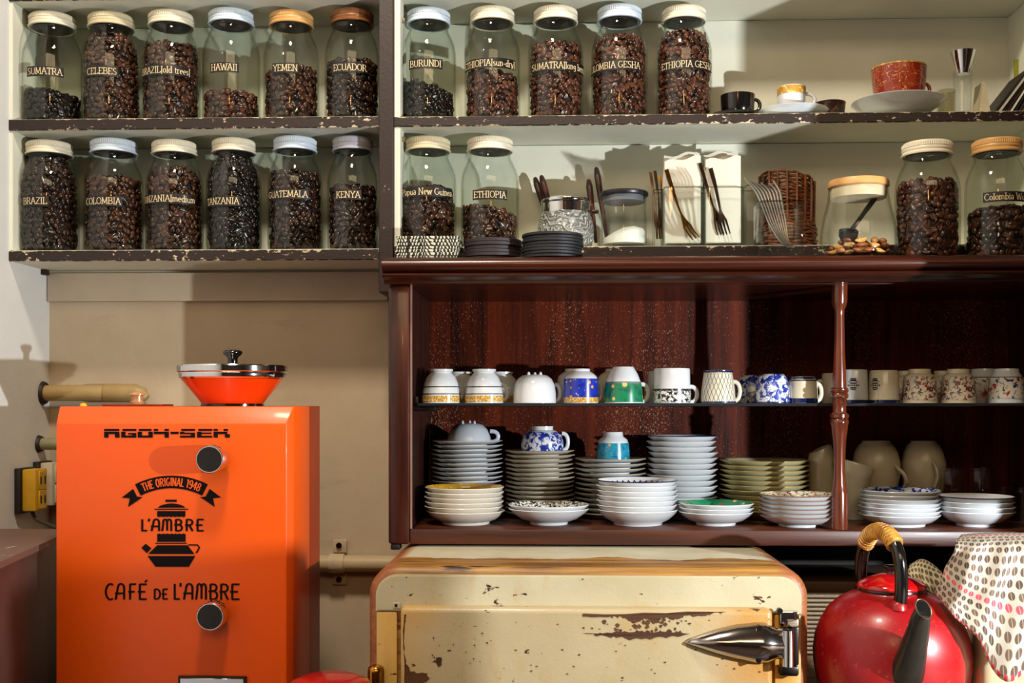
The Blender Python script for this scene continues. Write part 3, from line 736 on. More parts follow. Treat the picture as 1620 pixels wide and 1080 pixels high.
part(MB().tube([(PX(420, y3), y3, z3), (PX(760, y3), y3, z3)], 13*k3, 20), 'pipe', paint_worn('pipe_cream_paint', '#b9a37c', '#3a2a1c', .70, 70), pr, 50)
cl = M('clamp_paint', '#c2ad8c', .5, 0, .1, 40, .2)
cx = PX(534, y3)
part(MB().tube([(cx-12*k3, y3-.0001, z3), (cx+11*k3, y3-.0001, z3)], 15.5*k3, 20), 'clamp_band', cl, pr, 50)
part(B(cx-10*k3, cx+12*k3, YB-.006, YB-.0005, z3+15*k3, z3+36*k3, .001), 'clamp_tab', cl, pr)
part(B(cx-10*k3, cx+12*k3, YB-.006, YB-.0005, z3-36*k3, z3-15*k3, .001), 'clamp_tab', cl, pr)
for s in (1, -1): part(MB().tube([(cx, YB-.006, z3+s*27*k3), (cx, YB-.010, z3+s*27*k3)], 4.5*k3, 12), 'screw', DKMET, pr)

def outlet(name, label, c1, c2, y0, y1, xa, xb, z0, z1):
    r = root(name, label, 'outlet', (xa, (y0+y1)/2, z0))
    m1 = M(c1[0], c1[1], .4, 0, .12, 40)
    part(B(XL+.0005, XL+.010, y0-.006, y1+.006, z0-.004, z1+.002, .001), 'back_plate', M('outlet_back_black', '#171210', .5), r)
    b = part(B(XL+.0102, xb, y0, y1, z0, z1, .002), 'housing', m1, r)
    for zz in (z0+(z1-z0)*.27, z0+(z1-z0)*.73):
        f = part(B(xb+.0002, xb+.003, y0+.008, y1-.008, zz-.015, zz+.015, .0008, 1), 'socket', m1, b)
        part(B(xb+.0031, xb+.0036, (y0+y1)/2-.010, (y0+y1)/2-.006, zz-.006, zz+.006), 'slot', MATS['outlet_back_black'], r)
        part(B(xb+.0031, xb+.0036, (y0+y1)/2+.004, (y0+y1)/2+.008, zz-.006, zz+.006), 'slot', MATS['outlet_back_black'], r)
    return r
outlet('wall_outlet', 'yellow double power outlet box on the left wall', ('outlet_yellow', '#c99a1c'), None, 1.772, 1.814, XL, XL+.032, PZ(811, 1.78), PZ(744, 1.78))
outlet('wall_outlet', 'off-white double power outlet box beside the yellow one', ('outlet_white', '#c9bda2'), None, 1.836, 1.876, XL, XL+.030, PZ(803, 1.83), PZ(734, 1.83))
BLK = M('black_rubber', '#12100f', .45)
for z in (PZ(752, 1.85), PZ(790, 1.85)):
    p = root('power_plug', 'black power plug in the off-white outlet, %s' % ('upper one' if z > PZ(770, 1.85) else 'lower one'), 'plug', (XL+.05, 1.856, z))
    part(MB().tube([(XL+.0340, 1.856, z), (XL+.050, 1.856, z), (XL+.060, 1.856, z-.004)], [.012, .011, .005], 12), 'plug_body', BLK, p, 50)
    part(MB().tube(spl([(XL+.058, 1.856, z-.003), (XL+.075, 1.850, z-.020), (XL+.085, 1.84, z-.07), (XL+.12, 1.82, z-.12)], 5), .003, 8), 'cord', BLK, p, 50)
single(MB().tube(spl([(XL+.018, 1.79, PZ(812.5, 1.79)), (XL+.028, 1.785, PZ(824, 1.79)), (XL+.05, 1.78, PZ(832, 1.79)), (XL+.09, 1.775, PZ(845, 1.79)), (XL+.13, 1.77, PZ(870, 1.79))], 5), .003, 8), 'extension_cable', M('grey_cord', '#3a332c', .5), 'dark cord hanging under the yellow outlet', 'cord')
# red pot top at the lower edge
px_, py_ = PX(522, 1.315), 1.315
rp = root('enamel_pot', 'red enamel pot top peeping up between grinder and ice box', 'pot', (px_, py_, 1.0))
ztop = PZ(1067, 1.315, 522)
RED = M('red_enamel', '#b00a14', .22, 0, .06, 8, .03, .4)
part(MB().lathe([(0, 1.0), (.046, 1.0), (.05, 1.004), (.05, ztop-.022), (0, ztop-.022)], (px_, py_, 0), 36), 'pot_body', RED, rp)
part(MB().lathe([(0, ztop-.0218), (.051, ztop-.0218), (.0515, ztop-.018), (.045, ztop-.008), (.030, ztop-.002), (0, ztop)], (px_, py_, 0), 36), 'pot_lid', RED, rp, 60)
# louvred grille and ledge under the cupboard
yv = 1.66
gr = root('louvre_grille', 'white louvred grille behind the red kettle', 'grille', (.46, yv, ZKT))
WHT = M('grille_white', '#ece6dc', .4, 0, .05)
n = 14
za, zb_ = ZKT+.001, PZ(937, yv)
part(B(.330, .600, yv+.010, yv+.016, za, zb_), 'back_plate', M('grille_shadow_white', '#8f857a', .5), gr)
for i in range(n):
    z = za+(zb_-za)*(i+.5)/n; h = (zb_-za)/n
    part(MB().prism([(yv+.0098, z-h*.46), (yv+.002, z-h*.40), (yv-.0005, z-h*.1), (yv, z+h*.22), (yv+.003, z+h*.34), (yv+.0098, z+h*.36)], 'x', .330, .600), 'slat', WHT, gr, 30)
single(B(.325, .735, 1.70, 1.88, PZ(937, 1.70), PZ(917, 1.70), .001), 'ledge_board', wood('ledge_wood', '#3a2413', '#5d3d20', 'x', 30, .6), 'narrow brown ledge board under the cupboard', 'board')

# unseen tin-like box, added to shade the lower front of the grinder
tc = root('light_block_box', 'tall brown unseen box added to shade the lower grinder', 'light blocker', (.53, .975, ZKT))
BLOCKM = M('block_tin', '#5a3a22', .4, .4, .15, 30)
part(B(.500, .557, .925, 1.016, ZKT+.0003, 1.405, .003), 'block_body', BLOCKM, tc)
part(B(.4985, .5585, .9235, 1.0175, 1.4053, 1.428, .003), 'block_lid', BLOCKM, tc)

struct(B(.322, .75, 1.882, YB-.0005, ZKT+.0005, ZBB-.001), 'shade_sheet', M('under_cupboard_shade', '#120b07', .8), 'near-black sheet standing for the shade under the cupboard', 'trim')  # shade on the wall below the cupboard, painted as a near-black sheet

# back boards of the two shelf units
part(B(x0l+.001, x1l, YB-.004, YB-.0012, LU_LOW+.0006, LU_MID-.018), 'back_board', SHELF, lu)
part(B(x0l+.001, x1l, YB-.004, YB-.0012, LU_MID+.0006, LU_TOP-.0006), 'back_board', SHELF, lu)
part(B(x0r, x1r, YB-.004, YB-.0012, RU_LOW+.0006, RU_MID-.016), 'back_board', SHELF, ru)
part(B(x0r, x1r, YB-.004, YB-.0012, RU_MID+.0006, RU_TOP-.0006), 'back_board', SHELF, ru)

# ------------------------------------------------------------------ bean jars
GLASS = glass('jar_glass', (.95, .965, .945), (.50, .55, .48))
CLEAR = glass('clear_glass', (.97, .98, .975), (.50, .54, .5))
LIDS = {'cream': M('lid_cream', '#e2dac2', .35, 0, .1, 30), 'white': M('lid_white', '#c9d6e2', .35, 0, .05, 30), 'orange': M('lid_orange', '#c99a5c', .35, 0, .15, 30),
        'brown': M('lid_orange_shaded', '#7a4a24', .35, 0, .2, 30), 'dirty': paint_worn('lid_dirty_cream', '#cfc3a0', '#4a3a28', .68, 80, .4), 'grey': M('lid_grey_white', '#a9a9b4', .35, 0, .1, 30)}  # brown lid: the orange lid with the upright's shade put into its colour
LBL = M('label_black', '#0c0a09', .4, 0, .1)
INK = M('label_gold_print', '#e2c99c', .5, 0, .05)
def beanmat(name, a, b):
    t = NT(name); v = t.coord()
    cell = t.node('ShaderNodeTexVoronoi', {'Vector': v, 'Scale': 95}).outputs['Color']
    f = t.sep(cell)[0]
    return t.fin(t.mix(f, lin(a), lin(b)), .22, 0, 0, .5)
BEANS = {'dark': beanmat('beans_dark_roast', '#180c08', '#3a2016'), 'mid': beanmat('beans_medium_roast', '#22110a', '#54301f'), 'red': beanmat('beans_reddish_roast', '#2c130b', '#663a2a'), 'black': beanmat('beans_black_roast', '#0c0706', '#211410')}
CORE = M('beans_core', '#170c07', .7)

def bean_mesh():
    a, b, c = .0058, .0042, .0032; V = []; Fc = []; nu, nv = 10, 6
    for i in range(1, nv):
        for k in range(nu):
            th = pi*i/nv; ph = 2*pi*k/nu
            x = a*cos(th); y = b*sin(th)*cos(ph); z = c*sin(th)*sin(ph)
            if z < 0: z *= .45
            V.append([x, y, z])
    m = nu
    for i in range(nv-2):
        for k in range(m): Fc.append((i*m+k, i*m+(k+1) % m, (i+1)*m+(k+1) % m, (i+1)*m+k))
    V.append([a, 0, 0]); V.append([-a, 0, 0])
    for k in range(m):
        Fc.append((len(V)-2, (k+1) % m, k)); q = (nv-2)*m; Fc.append((len(V)-1, q+k, q+(k+1) % m))
    V = np.array(V)
    for v in V:            # crease on the flat side
        if v[2] < -.0006 and abs(v[1]) < .0014: v[2] = .0006
    return V, Fc
BV, BF = bean_mesh()
def beans_object(label, spots, mat, core, org):
    """spots: (pos, outward normal, spin, flip)"""
    vs = []; fs = []; k = 0; nb = len(BV)
    rnd = random.Random(len(spots))
    allv = np.zeros((len(spots)*nb, 3)); BFa = BF
    for i, (p, n, spin, flip) in enumerate(spots):
        n = np.array(n, float); n /= np.linalg.norm(n); u = np.cross(n, [.3, .2, 1]); u /= np.linalg.norm(u); w = np.cross(n, u)
        if flip: n = -n
        e1 = cos(spin)*u+sin(spin)*w; e2 = np.cross(n, e1)
        s = rnd.uniform(.88, 1.12)
        allv[i*nb:(i+1)*nb] = np.array(p)+s*(BV[:, :1]*e1+BV[:, 1:2]*e2+BV[:, 2:]*n)
    F_ = [tuple(j+i*nb for j in f) for i in range(len(spots)) for f in BF]
    me = bpy.data.meshes.new('coffee_beans')
    cv = np.array(core.v); base = len(allv)
    V = np.vstack([allv, cv])-np.array(org)
    me.from_pydata(V.tolist(), [], F_+[tuple(j+base for j in f) for f in core.f])
    me.shade_smooth(); me.materials.append(mat); me.materials.append(CORE)
    mi = np.zeros(len(me.polygons), dtype=np.int32); mi[len(F_):] = 1
    me.polygons.foreach_set('material_index', mi); me.update()
    o = bpy.data.objects.new('coffee_beans', me); COL.objects.link(o); o.location = org
    return tag(o, label, 'coffee beans', 'roasted beans inside the glass jars', 'stuff')

JP = [(0, 0), (.80, 0), (.90, .008), (.97, .030), (1.0, .075), (1.0, .58), (.99, .63), (.955, .685), (.89, .735), (.80, .785), (.735, .82), (.705, .845), (.70, .86), (.735, .866), (.735, .880), (.70, .886), (.69, .90)]
def jar_r(z):
    for (r0, z0), (r1, z1) in zip(JP[1:], JP[2:]):
        if z0 <= z <= z1: return r0+(r1-r0)*(z-z0)/(z1-z0+1e-9)
    return .69
def jar(text, cx, w, ytop, lidc, fill, tone, ly, ang, zbase, Y, slope=0, desc='', strip=True, font_h=None):
    s = SCL(Y, cx); R = w/2*s; x = PX(cx, Y)
    H = PZ(ytop, Y-.036, cx)-zbase
    wl = (' labelled '+text.replace('|', ' ').strip()) if text else ' without a label'
    r = root('bean_jar', ('glass jar'+wl+' '+desc)[:110], 'jar', (x, Y, zbase), 'glass jars of coffee beans')
    c = (x, Y, zbase); n = 40
    outer = [(a*R, b*H) for a, b in JP]+[(.68*R, .975*H)]
    inner = [(.68*R-.0018, .975*H)]+[(max(a*R-.0018, 0), b*H+(.004 if b < .03 else 0)) for a, b in JP[::-1]]
    part(MB().lathe(outer+inner, c, n), 'glass_body', GLASS, r, 60)
    # screw lid with rolled edge and knurled rim
    l0, l1 = .886*H, H; rl = .775*R
    lid = part(MB().lathe([(0, l0+.002), (rl-.001, l0+.002), (rl-.001, l0), (rl+.0012, l0+.0005), (rl+.0015, l0+.0022), (rl+.0002, l0+.0035), (rl-.0006, l0+.0055), (rl+.0006, l0+.0075), (rl+.0004, l0+.0095), (rl-.0004, l0+.0105), (rl-.0004, l1-.0022), (rl-.0022, l1-.0002), (0, l1)], c, 64), 'lid', LIDS[lidc], r, 50)
    part(MB().lathe([(0, l0+.0015), (.66*R, l0+.0015), (.66*R, l0+.0001), (0, l0+.0001)], c, 32), 'lid_underside', M('lid_underside_dark', '#1f1a14', .6), lid, 40)  # dark disc across the underside of the lid
    mb = MB(); nk = 72
    V = []; 
    for i in range(nk*2):
        a = 2*pi*i/(nk*2); rr = rl-.0002+(.0007 if i % 2 else 0)
        for zz in (l0+.0112, l1-.003): V.append((x+rr*cos(a), Y+rr*sin(a), zbase+zz))
    m = nk*2; mb.add(V, [(2*i, 2*((i+1) % m), 2*((i+1) % m)+1, 2*i+1) for i in range(m)])
    part(mb, 'knurled_band', LIDS[lidc], lid, 0)
    if text:
        h = (font_h or 9.8)*s; P, tw_ = strokes(text, SERIF, (.050, .030))
        z = PZ(ly, Y-R*.9, cx)-h*.5; a0 = radians(ang)+atan2(-x, Y)-tw_*h*1.02/R/2; RR = R+.0009
        def on(p, rr): a = a0+p[0]*h*1.02/R; return (x+rr*sin(a), Y-rr*cos(a), z+p[1]*h)
        if strip:
            m = 24; V = []; ea = .22
            for i in range(m+1):
                p = -ea+(tw_+2*ea)*i/m
                V += [on((p, -.32), R+.0005), on((p, 1.28), R+.0005)]
            lb = part(MB().add(V, [(2*i, 2*i+2, 2*i+3, 2*i+1) for i in range(m)]), 'label', LBL, r, 60)
        else: lb = r
        mb = MB()
        for poly in P: mb.add([on(p, RR) for p in poly], [tuple(range(len(poly)))])
        part(mb, 'lettering', INK, lb, 0, fixn=False)
    # beans
    rnd = random.Random(int(cx*7+ytop)); zf = PZ(fill, Y-R*.5, cx)-zbase; spots = []
    st = .0082; rows = int((zf+.02)/st)
    surf = lambda dx, dy: zf-.006*(dx*dx+dy*dy)/(R*R)+slope*dx+.001*sin(dx*200+cx)
    for i in range(rows+4):
        z = .0085+i*st
        rr = jar_r(z/H)*R-.0018-.0034
        nn = max(6, int(2*pi*rr/.0094))
        for k in range(nn):
            a = 2*pi*(k+(i % 2)*.5+rnd.uniform(-.22, .22))/nn; zz = z+rnd.uniform(-.0022, .0022)
            q = rr-rnd.uniform(0, .0016)
            dx, dy = q*cos(a), q*sin(a)
            if zz > surf(dx, dy) or zz > .84*H: continue
            spots.append(((x+dx, Y+dy, zbase+zz), (cos(a), sin(a), rnd.uniform(-.35, .35)), rnd.uniform(0, pi), rnd.random() < .42))
    rt = jar_r(min(zf/H, .83))*R-.0070
    for i in range(int(60*(rt/.04)**2)):
        q = rt*sqrt(rnd.random())*.97; a = rnd.uniform(0, 2*pi); dx, dy = q*cos(a), q*sin(a)
        spots.append(((x+dx, Y+dy, zbase+min(surf(dx, dy), .85*H)+rnd.uniform(-.003, .0015)), (rnd.uniform(-.4, .4)-slope, rnd.uniform(-.4, .4), 1), rnd.uniform(0, pi), rnd.random() < .4))
    core = MB(); V = []; ncr = 24; lv = 6
    for j in range(lv+1):
        for k in range(ncr):
            a = 2*pi*k/ncr; f = j/lv
            zt_ = .006+f*(zf-.012)
            rr = jar_r(zt_/H)*R-.0018-.0066; dx, dy = rr*cos(a), rr*sin(a)
            V.append((x+dx, Y+dy, zbase+.006+f*max(min(surf(dx, dy), .83*H)-.004-.006, .002)))
    core.add(V, [(j*ncr+k, j*ncr+(k+1) % ncr, (j+1)*ncr+(k+1) % ncr, (j+1)*ncr+k) for j in range(lv) for k in range(ncr)]+[tuple(range(ncr))[::-1], tuple(lv*ncr+k for k in range(ncr))])
    tn = {'dark': 'dark brown', 'mid': 'brown', 'red': 'reddish brown', 'black': 'nearly black'}[tone]
    beans_object(('%s coffee beans inside the jar%s %s' % (tn, wl, desc))[:110], spots, BEANS[tone], core, (x, Y, zbase+.003))
    return r
YJ = 1.803
for a in [("SUMATRA", 83, 91, 15, 'cream', 141, 'black', 113, -16, -.12, 'first in the upper left row'), ("CELEBES", 176, 90, 15, 'dirty', 52, 'mid', 113, -20, 0, 'second in the upper left row'),
          ("BRAZIL|old trees|", 271, 90, 12, 'cream', 66, 'mid', 111, -16, 0, 'third in the upper left row'), ("HAWAII", 366, 90, 9, 'white', 143, 'red', 107, -15, 0, 'fourth in the upper left row'),
          ("YEMEN", 461, 87, 12, 'orange', 106, 'mid', 108, -13, .06, 'with orange lid in the upper left row'), ("ECUADOR", 557, 86, 9, 'brown', 92, 'dark', 107, -5, 0, 'beside the brown upright')]:
    jar(*a[:9], LU_MID, YJ, a[9], a[10])
for a in [("BRAZIL", 78, 90, 219, 'cream', 246, 'dark', 318, -29, 0, 'first in the lower left row'), ("COLOMBIA", 180, 91, 216, 'white', 278, 'mid', 318, -24, 0, 'second in the lower left row'),
          ("TANZANIA|medium", 276, 89, 218, 'cream', 264, 'mid', 314, -20, 0, 'third in the lower left row'), ("TANZANIA", 370, 86, 215, 'cream', 240, 'black', 318, -28, 0, 'fourth in the lower left row'),
          ("GUATEMALA", 467, 86, 212, 'white', 268, 'dark', 307, -20, 0, 'with white lid in the lower left row'), ("KENYA", 558, 80, 212, 'grey', 290, 'dark', 308, -11, 0, 'last in the lower left row')]:
    jar(*a[:9], LU_LOW, YJ, a[9], a[10], font_h=9.8)
for a in [("BURUNDI", 678, 87, 8, 'white', 132, 'black', 101, -7, -.28, 'first in the upper right row'), ("ETHIOPIA|sun-dry|", 779, 88, 6, 'cream', 110, 'red', 100, -10, -.12, 'second in the upper right row'),
          ("SUMATRA|long berry|", 879, 88, 5, 'cream', 66, 'red', 104, 15, 0, 'third in the upper right row'), ("COLOMBIA GESHA", 980, 89, 3, 'white', 54, 'red', 103, -19, 0, 'fourth in the upper right row'),
          ("ETHIOPIA GESHA", 1082, 88, 4, 'cream', 46, 'red', 102, 10, 0, 'fifth in the upper right row')]:
    jar(*a[:9], RU_MID, YJ, a[9], a[10])
jar("Papua New Guinea", 677, 90, 213, 'dirty', 293, 'mid', 303, -3, RU_LOW, 1.803, 0, 'behind the patterned coasters')
jar("ETHIOPIA", 775, 92, 213, 'cream', 326, 'mid', 308, 0, RU_LOW, 1.803, -.22, 'behind the dark coasters', font_h=9.8)
jar("", 1467, 99, 218, 'cream', 281, 'red', 308, 0, ZCT, 1.668, 0, 'right of the nut jar')
jar("Colombia Wush", 1577, 96, 214, 'orange', 325, 'mid', 311, 22, ZCT, 1.668, .10, 'at the right end of the counter')

# ------------------------------------------------------------------ coasters
rnd = random.Random(3)
COASTP = pattern('coaster_black_white_print', '#15120f', [('#c8c4ae', 'swirl', 60, .62, .68)], .6, 0)
COASTD = M('coaster_dark_leather', '#2a2024', .6, 0, .2, 60, .3)
COASTB = M('coaster_black', '#17161a', .55, 0, .2, 60, .3)
def ordn(i): return ['top', 'second', 'third', 'fourth', 'fifth', 'sixth', 'seventh', 'eighth', 'ninth', 'tenth', 'eleventh', 'twelfth', 'thirteenth', 'fourteenth', 'fifteenth', 'sixteenth', 'seventeenth', 'eighteenth'][i]
def coasters(cx, w, n, th, Y, mat, desc, square=False):
    s = SCL(Y, cx); R = w/2*s; x = PX(cx, Y)
    for i in range(n):
        z = ZCT+.0003+i*th; dx, dy = rnd.uniform(-.002, .002), rnd.uniform(-.001, .001)
        if square:
            mb = B(-R, R, -R*.9, R*.9, 0, th-.0004, .0008, 1); a = rnd.uniform(-.06, .06)
            mb.v = [(x+dx+p[0]*cos(a)-p[1]*sin(a), Y+dy+p[0]*sin(a)+p[1]*cos(a), z+p[2]) for p in mb.v]
        else:
            rr = R*rnd.uniform(.97, 1)
            mb = MB().lathe([(0, 0), (rr-.0006, 0), (rr, .0005), (rr, th-.001), (rr-.0006, th-.0004), (0, th-.0004)], (x+dx, Y+dy, z), 40)
        single(mb, 'coaster', mat, '%s, %s in its stack counted from above' % (desc, ordn(n-1-i)), 'coaster', desc+'s')
coasters(681, 98, 7, .0047, 1.655, COASTP, 'black and white printed paper coaster', True)
coasters(779, 92, 6, .0052, 1.66, COASTD, 'dark brown round coaster')
coasters(873, 97, 8, .0044, 1.632, COASTB, 'black round coaster')

# ------------------------------------------------------------------ things on the right shelf and cupboard top
def lathe_px(cx, Y, prof, n=40, **k):
    """profile in pixels: half width, row"""
    s = SCL(Y, cx)
    return MB().lathe([(r*s, PZ(y, Y, cx)) for r, y in prof], (PX(cx, Y), Y, 0), n, **k)
def shift_to(mb, z):
    d = z-min(p[2] for p in mb.v); mb.v = [(p[0], p[1], p[2]+d) for p in mb.v]; return mb
YSUG = 1.800
s = SCL(YSUG, 895); zs = RU_LOW
# sugar bowl of cut glass
sg = root('sugar_jar', 'cut glass sugar jar with chrome lid', 'jar', (PX(895, YSUG), YSUG, zs))
c = (PX(895, YSUG), YSUG, zs)
t = NT('cut_glass'); v = t.coord()
t.n.remove(t.b)
wv = t.node('ShaderNodeTexWave', {'Vector': v, 'Scale': 55, 'Distortion': 14, 'Detail': 2}, wave_type='RINGS').outputs['Fac']
nb = t.node('ShaderNodeBump', {'Height': wv, 'Strength': .9, 'Distance': .003}).outputs[0]
tr = t.node('ShaderNodeBsdfTransparent', {'Color': (.8, .83, .8, 1)}); gl = t.node('ShaderNodeBsdfGlossy', {'Color': (.95, .95, .95, 1), 'Roughness': .08, 'Normal': nb})
df = t.node('ShaderNodeBsdfDiffuse', {'Color': (.75, .77, .74, 1), 'Normal': nb})
mx0 = t.node('ShaderNodeMixShader', {0: t.math('ADD', .1, t.math('MULTIPLY', wv, .35))}); t.l.new(tr.outputs[0], mx0.inputs[1]); t.l.new(df.outputs[0], mx0.inputs[2])
fr = t.math('ADD', .12, t.math('MULTIPLY', t.node('ShaderNodeFresnel', {'IOR': 1.5, 'Normal': nb}).outputs[0], .9), clamp=True)
mx = t.node('ShaderNodeMixShader', {0: fr}); t.l.new(mx0.outputs[0], mx.inputs[1]); t.l.new(gl.outputs[0], mx.inputs[2]); t.l.new(mx.outputs[0], t.out.inputs[0])
CUT = t.m
part(MB().lathe([(0, 0), (34*s, 0), (40*s, .004), (44.5*s, .018), (45*s, .032), (42*s, .048), (38.5*s, .058), (36.5*s, .062), (34*s, .062), (36*s, .055), (40*s, .042), (41.5*s, .030), (38*s, .008), (0, .005)], c, 44), 'glass_body', CUT, sg, 60)
part(MB().lathe([(0, .005), (36*s, .008), (41*s, .020), (41*s, .030), (20*s, .031), (0, .032)], c, 30), 'sugar', M('sugar', '#dcdcd4', .9, bump=.4), sg, 60)
part(MB().lathe([(37.5*s, .058), (38.5*s, .058), (39*s, .072), (38.2*s, .0725), (37*s, .072)], c, 44), 'collar', CHROME, sg, 50)
part(MB().lathe([(0, .0727), (38.5*s, .0727), (39.8*s, .0745), (39.5*s, .078), (34*s, .081), (12*s, .083), (0, .0832)], c, 44), 'lid', CHROME, sg, 50)
part(B(c[0]+41*s, c[0]+52*s, YSUG-.004, YSUG+.004, zs+.058, zs+.063, .001), 'lid_tab', DKMET, sg)
WDK = wood('spoon_handle_wood', '#2c0f0a', '#5a2318', 'z', 60, .3, .4)
def handle_spoon(x0, y0, x1, y1, Y0, Y1, label):
    p0 = W(x0, y0, Y0); p1 = W(x1, y1, Y1); P = [np.array(p0)+(np.array(p1)-np.array(p0))*k for k in (0, .02, .12, .3, .55, .8, 1)]
    o = single(MB().tube(P, [.0015, .0036, .0056, .0052, .0040, .0032, .0028], 12), 'spoon', WDK, label, 'spoon', 'dark wooden spoons', smooth=60)
handle_spoon(856, 277, 882, 372, 1.856, 1.858, 'dark spoon handle leaning behind the cut glass sugar jar')
handle_spoon(846, 280, 874, 372, 1.864, 1.866, 'thin steel spoon handle left of the wooden one')
handle_spoon(931, 283, 943, 384, 1.848, 1.848, 'shorter dark wooden spoon between the two sugar jars')
handle_spoon(943, 264, 961, 384, 1.855, 1.855, 'taller dark wooden spoon between the two sugar jars')
# plain jar with black lid and sugar
c = (PX(987, YSUG), YSUG, zs); s = SCL(YSUG, 987)
sj = root('sugar_jar', 'plain glass sugar jar with flat black lid', 'jar', c)
HH = PZ(306, YSUG-.03, 987)-zs
part(MB().lathe([(0, 0), (33*s, 0), (36*s, .004), (36*s, HH*.55), (34.5*s, HH*.75), (36*s, HH), (34*s, HH), (32.5*s, HH*.75), (34*s, HH*.55), (34*s, .008), (0, .006)], c, 40), 'glass_body', CLEAR, sj, 50)
V = [(0, .0065), (33.6*s, .0085)]
mb = MB(); n = 30; pr = [(0, .0066), (33.5*s, .0085), (33.5*s, .022), (30*s, .026), (18*s, .032), (0, .036)]
mb.lathe(pr, (0, 0, 0), n); mb.v = [(c[0]+p[0], c[1]+p[1], c[2]+p[2]*(1+(.30*p[0]/(33*s) if p[2] > .02 else 0))) for p in mb.v]
part(mb, 'sugar', M('sugar', '#dcdcd4', .9), sj, 60)
part(MB().lathe([(0, HH+.0003), (37.5*s, HH+.0003), (38.5*s, HH+.002), (38.5*s, HH+.0055), (37*s, HH+.007), (0, HH+.0072)], c, 40), 'lid', M('lid_black', '#1b171c', .35), sj, 40)
part(MB().lathe([(0, HH-.009), (33*s, HH-.009), (33*s, HH-.0002), (0, HH-.0002)], c, 40), 'seal', M('seal_grey', '#6a6a72', .4), sj, 40)

# napkin glasses
GEDGE = glass('glass_rim', (.62, .66, .62), (.5, .55, .5), 1.0, .05)
NAP = M('napkin_paper', '#cdc8b8', .85, 0, .03, 30, .2)
def square_glass(x0, x1, y0, label, Y, dep, zb, thick=.0025, base=.006):
    xa, xb = PX(x0, Y-dep/2), PX(x1, Y-dep/2); ya, yb = Y-dep/2, Y+dep/2; zt = PZ(y0, Y-dep/2, x0)
    r = root('square_glass', label, 'glass', ((xa+xb)/2, Y, zb))
    def ring(i, z):
        rr = .006; P = []
        for cx_, cy_, a0 in ((xb-rr, yb-rr, 0), (xa+rr, yb-rr, 90), (xa+rr, ya+rr, 180), (xb-rr, ya+rr, 270)):
            for k in range(4):
                a = radians(a0+k*30); P.append((cx_+(rr-i)*cos(a), cy_+(rr-i)*sin(a), z))
        return P
    rows = [ring(.002, zb), ring(0, zb+.003), ring(0, zt), ring(thick, zt), ring(thick, zb+base)]
    mb = MB().grid(rows, True); n = 16; mb.f += [tuple(range(n)), tuple(range(4*n, 5*n))]
    part(mb, 'glass_body', CLEAR, r, 40)
    rg = ring(thick*.5, zt+.0003); part(MB().tube(rg+rg[:1], thick*.45, 6, cap=False), 'rim', GEDGE, r, 60)
    return r, (xa, xb, ya, yb, zb, zt)
YN = 1.796
g1r, b1 = square_glass(1050, 1114, 296, 'left square glass holding white napkins and forks', YN, .062, RU_LOW)
g2r, b2 = square_glass(1115.5, 1178, 296, 'right square glass holding white napkins and forks', YN, .062, RU_LOW)
g3r, b3 = square_glass(1180, 1210, 293, 'empty square glass beside the napkin glasses', 1.815, .05, RU_LOW)
rnd = random.Random(8)
def napkins(b, n, ytop, label, grp, sl=0):
    xa, xb, ya, yb, zb, zt = b
    for i in range(n):
        y = ya+.016+i*(yb-ya-.024)/max(n-1, 1); rows = []
        top = PZ(ytop, y, 1100)+rnd.uniform(-.006, .004)
        w0 = (xa+.0032, xb-.0032); m = 8
        for j in range(7):
            f = j/6; row = []
            for k in range(m+1):
                g = k/m; x = w0[0]+(w0[1]-w0[0])*g
                row.append((x, y+.0012*sin(g*7+i)*f, zb+.0075+(top-zb-.0075+sl*(g-.5)*.008)*f+(.0025*sin(g*9+i*2) if j == 6 else 0)))
            rows.append(row)
        mb = MB().grid(rows)
        back = [[(p[0], p[1]+.0011, p[2]) for p in r_] for r_ in rows]; k0 = len(mb.v); mb.grid(back)
        # close the folded edge at the top
        mtop = 6*(m+1)
        mb.f += [(mtop+k, mtop+k+1, k0+mtop+k+1, k0+mtop+k) for k in range(m)]
        single(mb, 'napkin', NAP, label+', '+['foremost', 'second', 'third', 'fourth', 'rearmost'][i if i < n-1 else 4], 'napkin', grp, smooth=60)
napkins(b1, 4, 247, 'white paper napkin standing in the left square glass', 'napkins in the left glass', 1)
napkins(b2, 4, 245, 'white paper napkin standing in the right square glass', 'napkins in the right glass', .6)

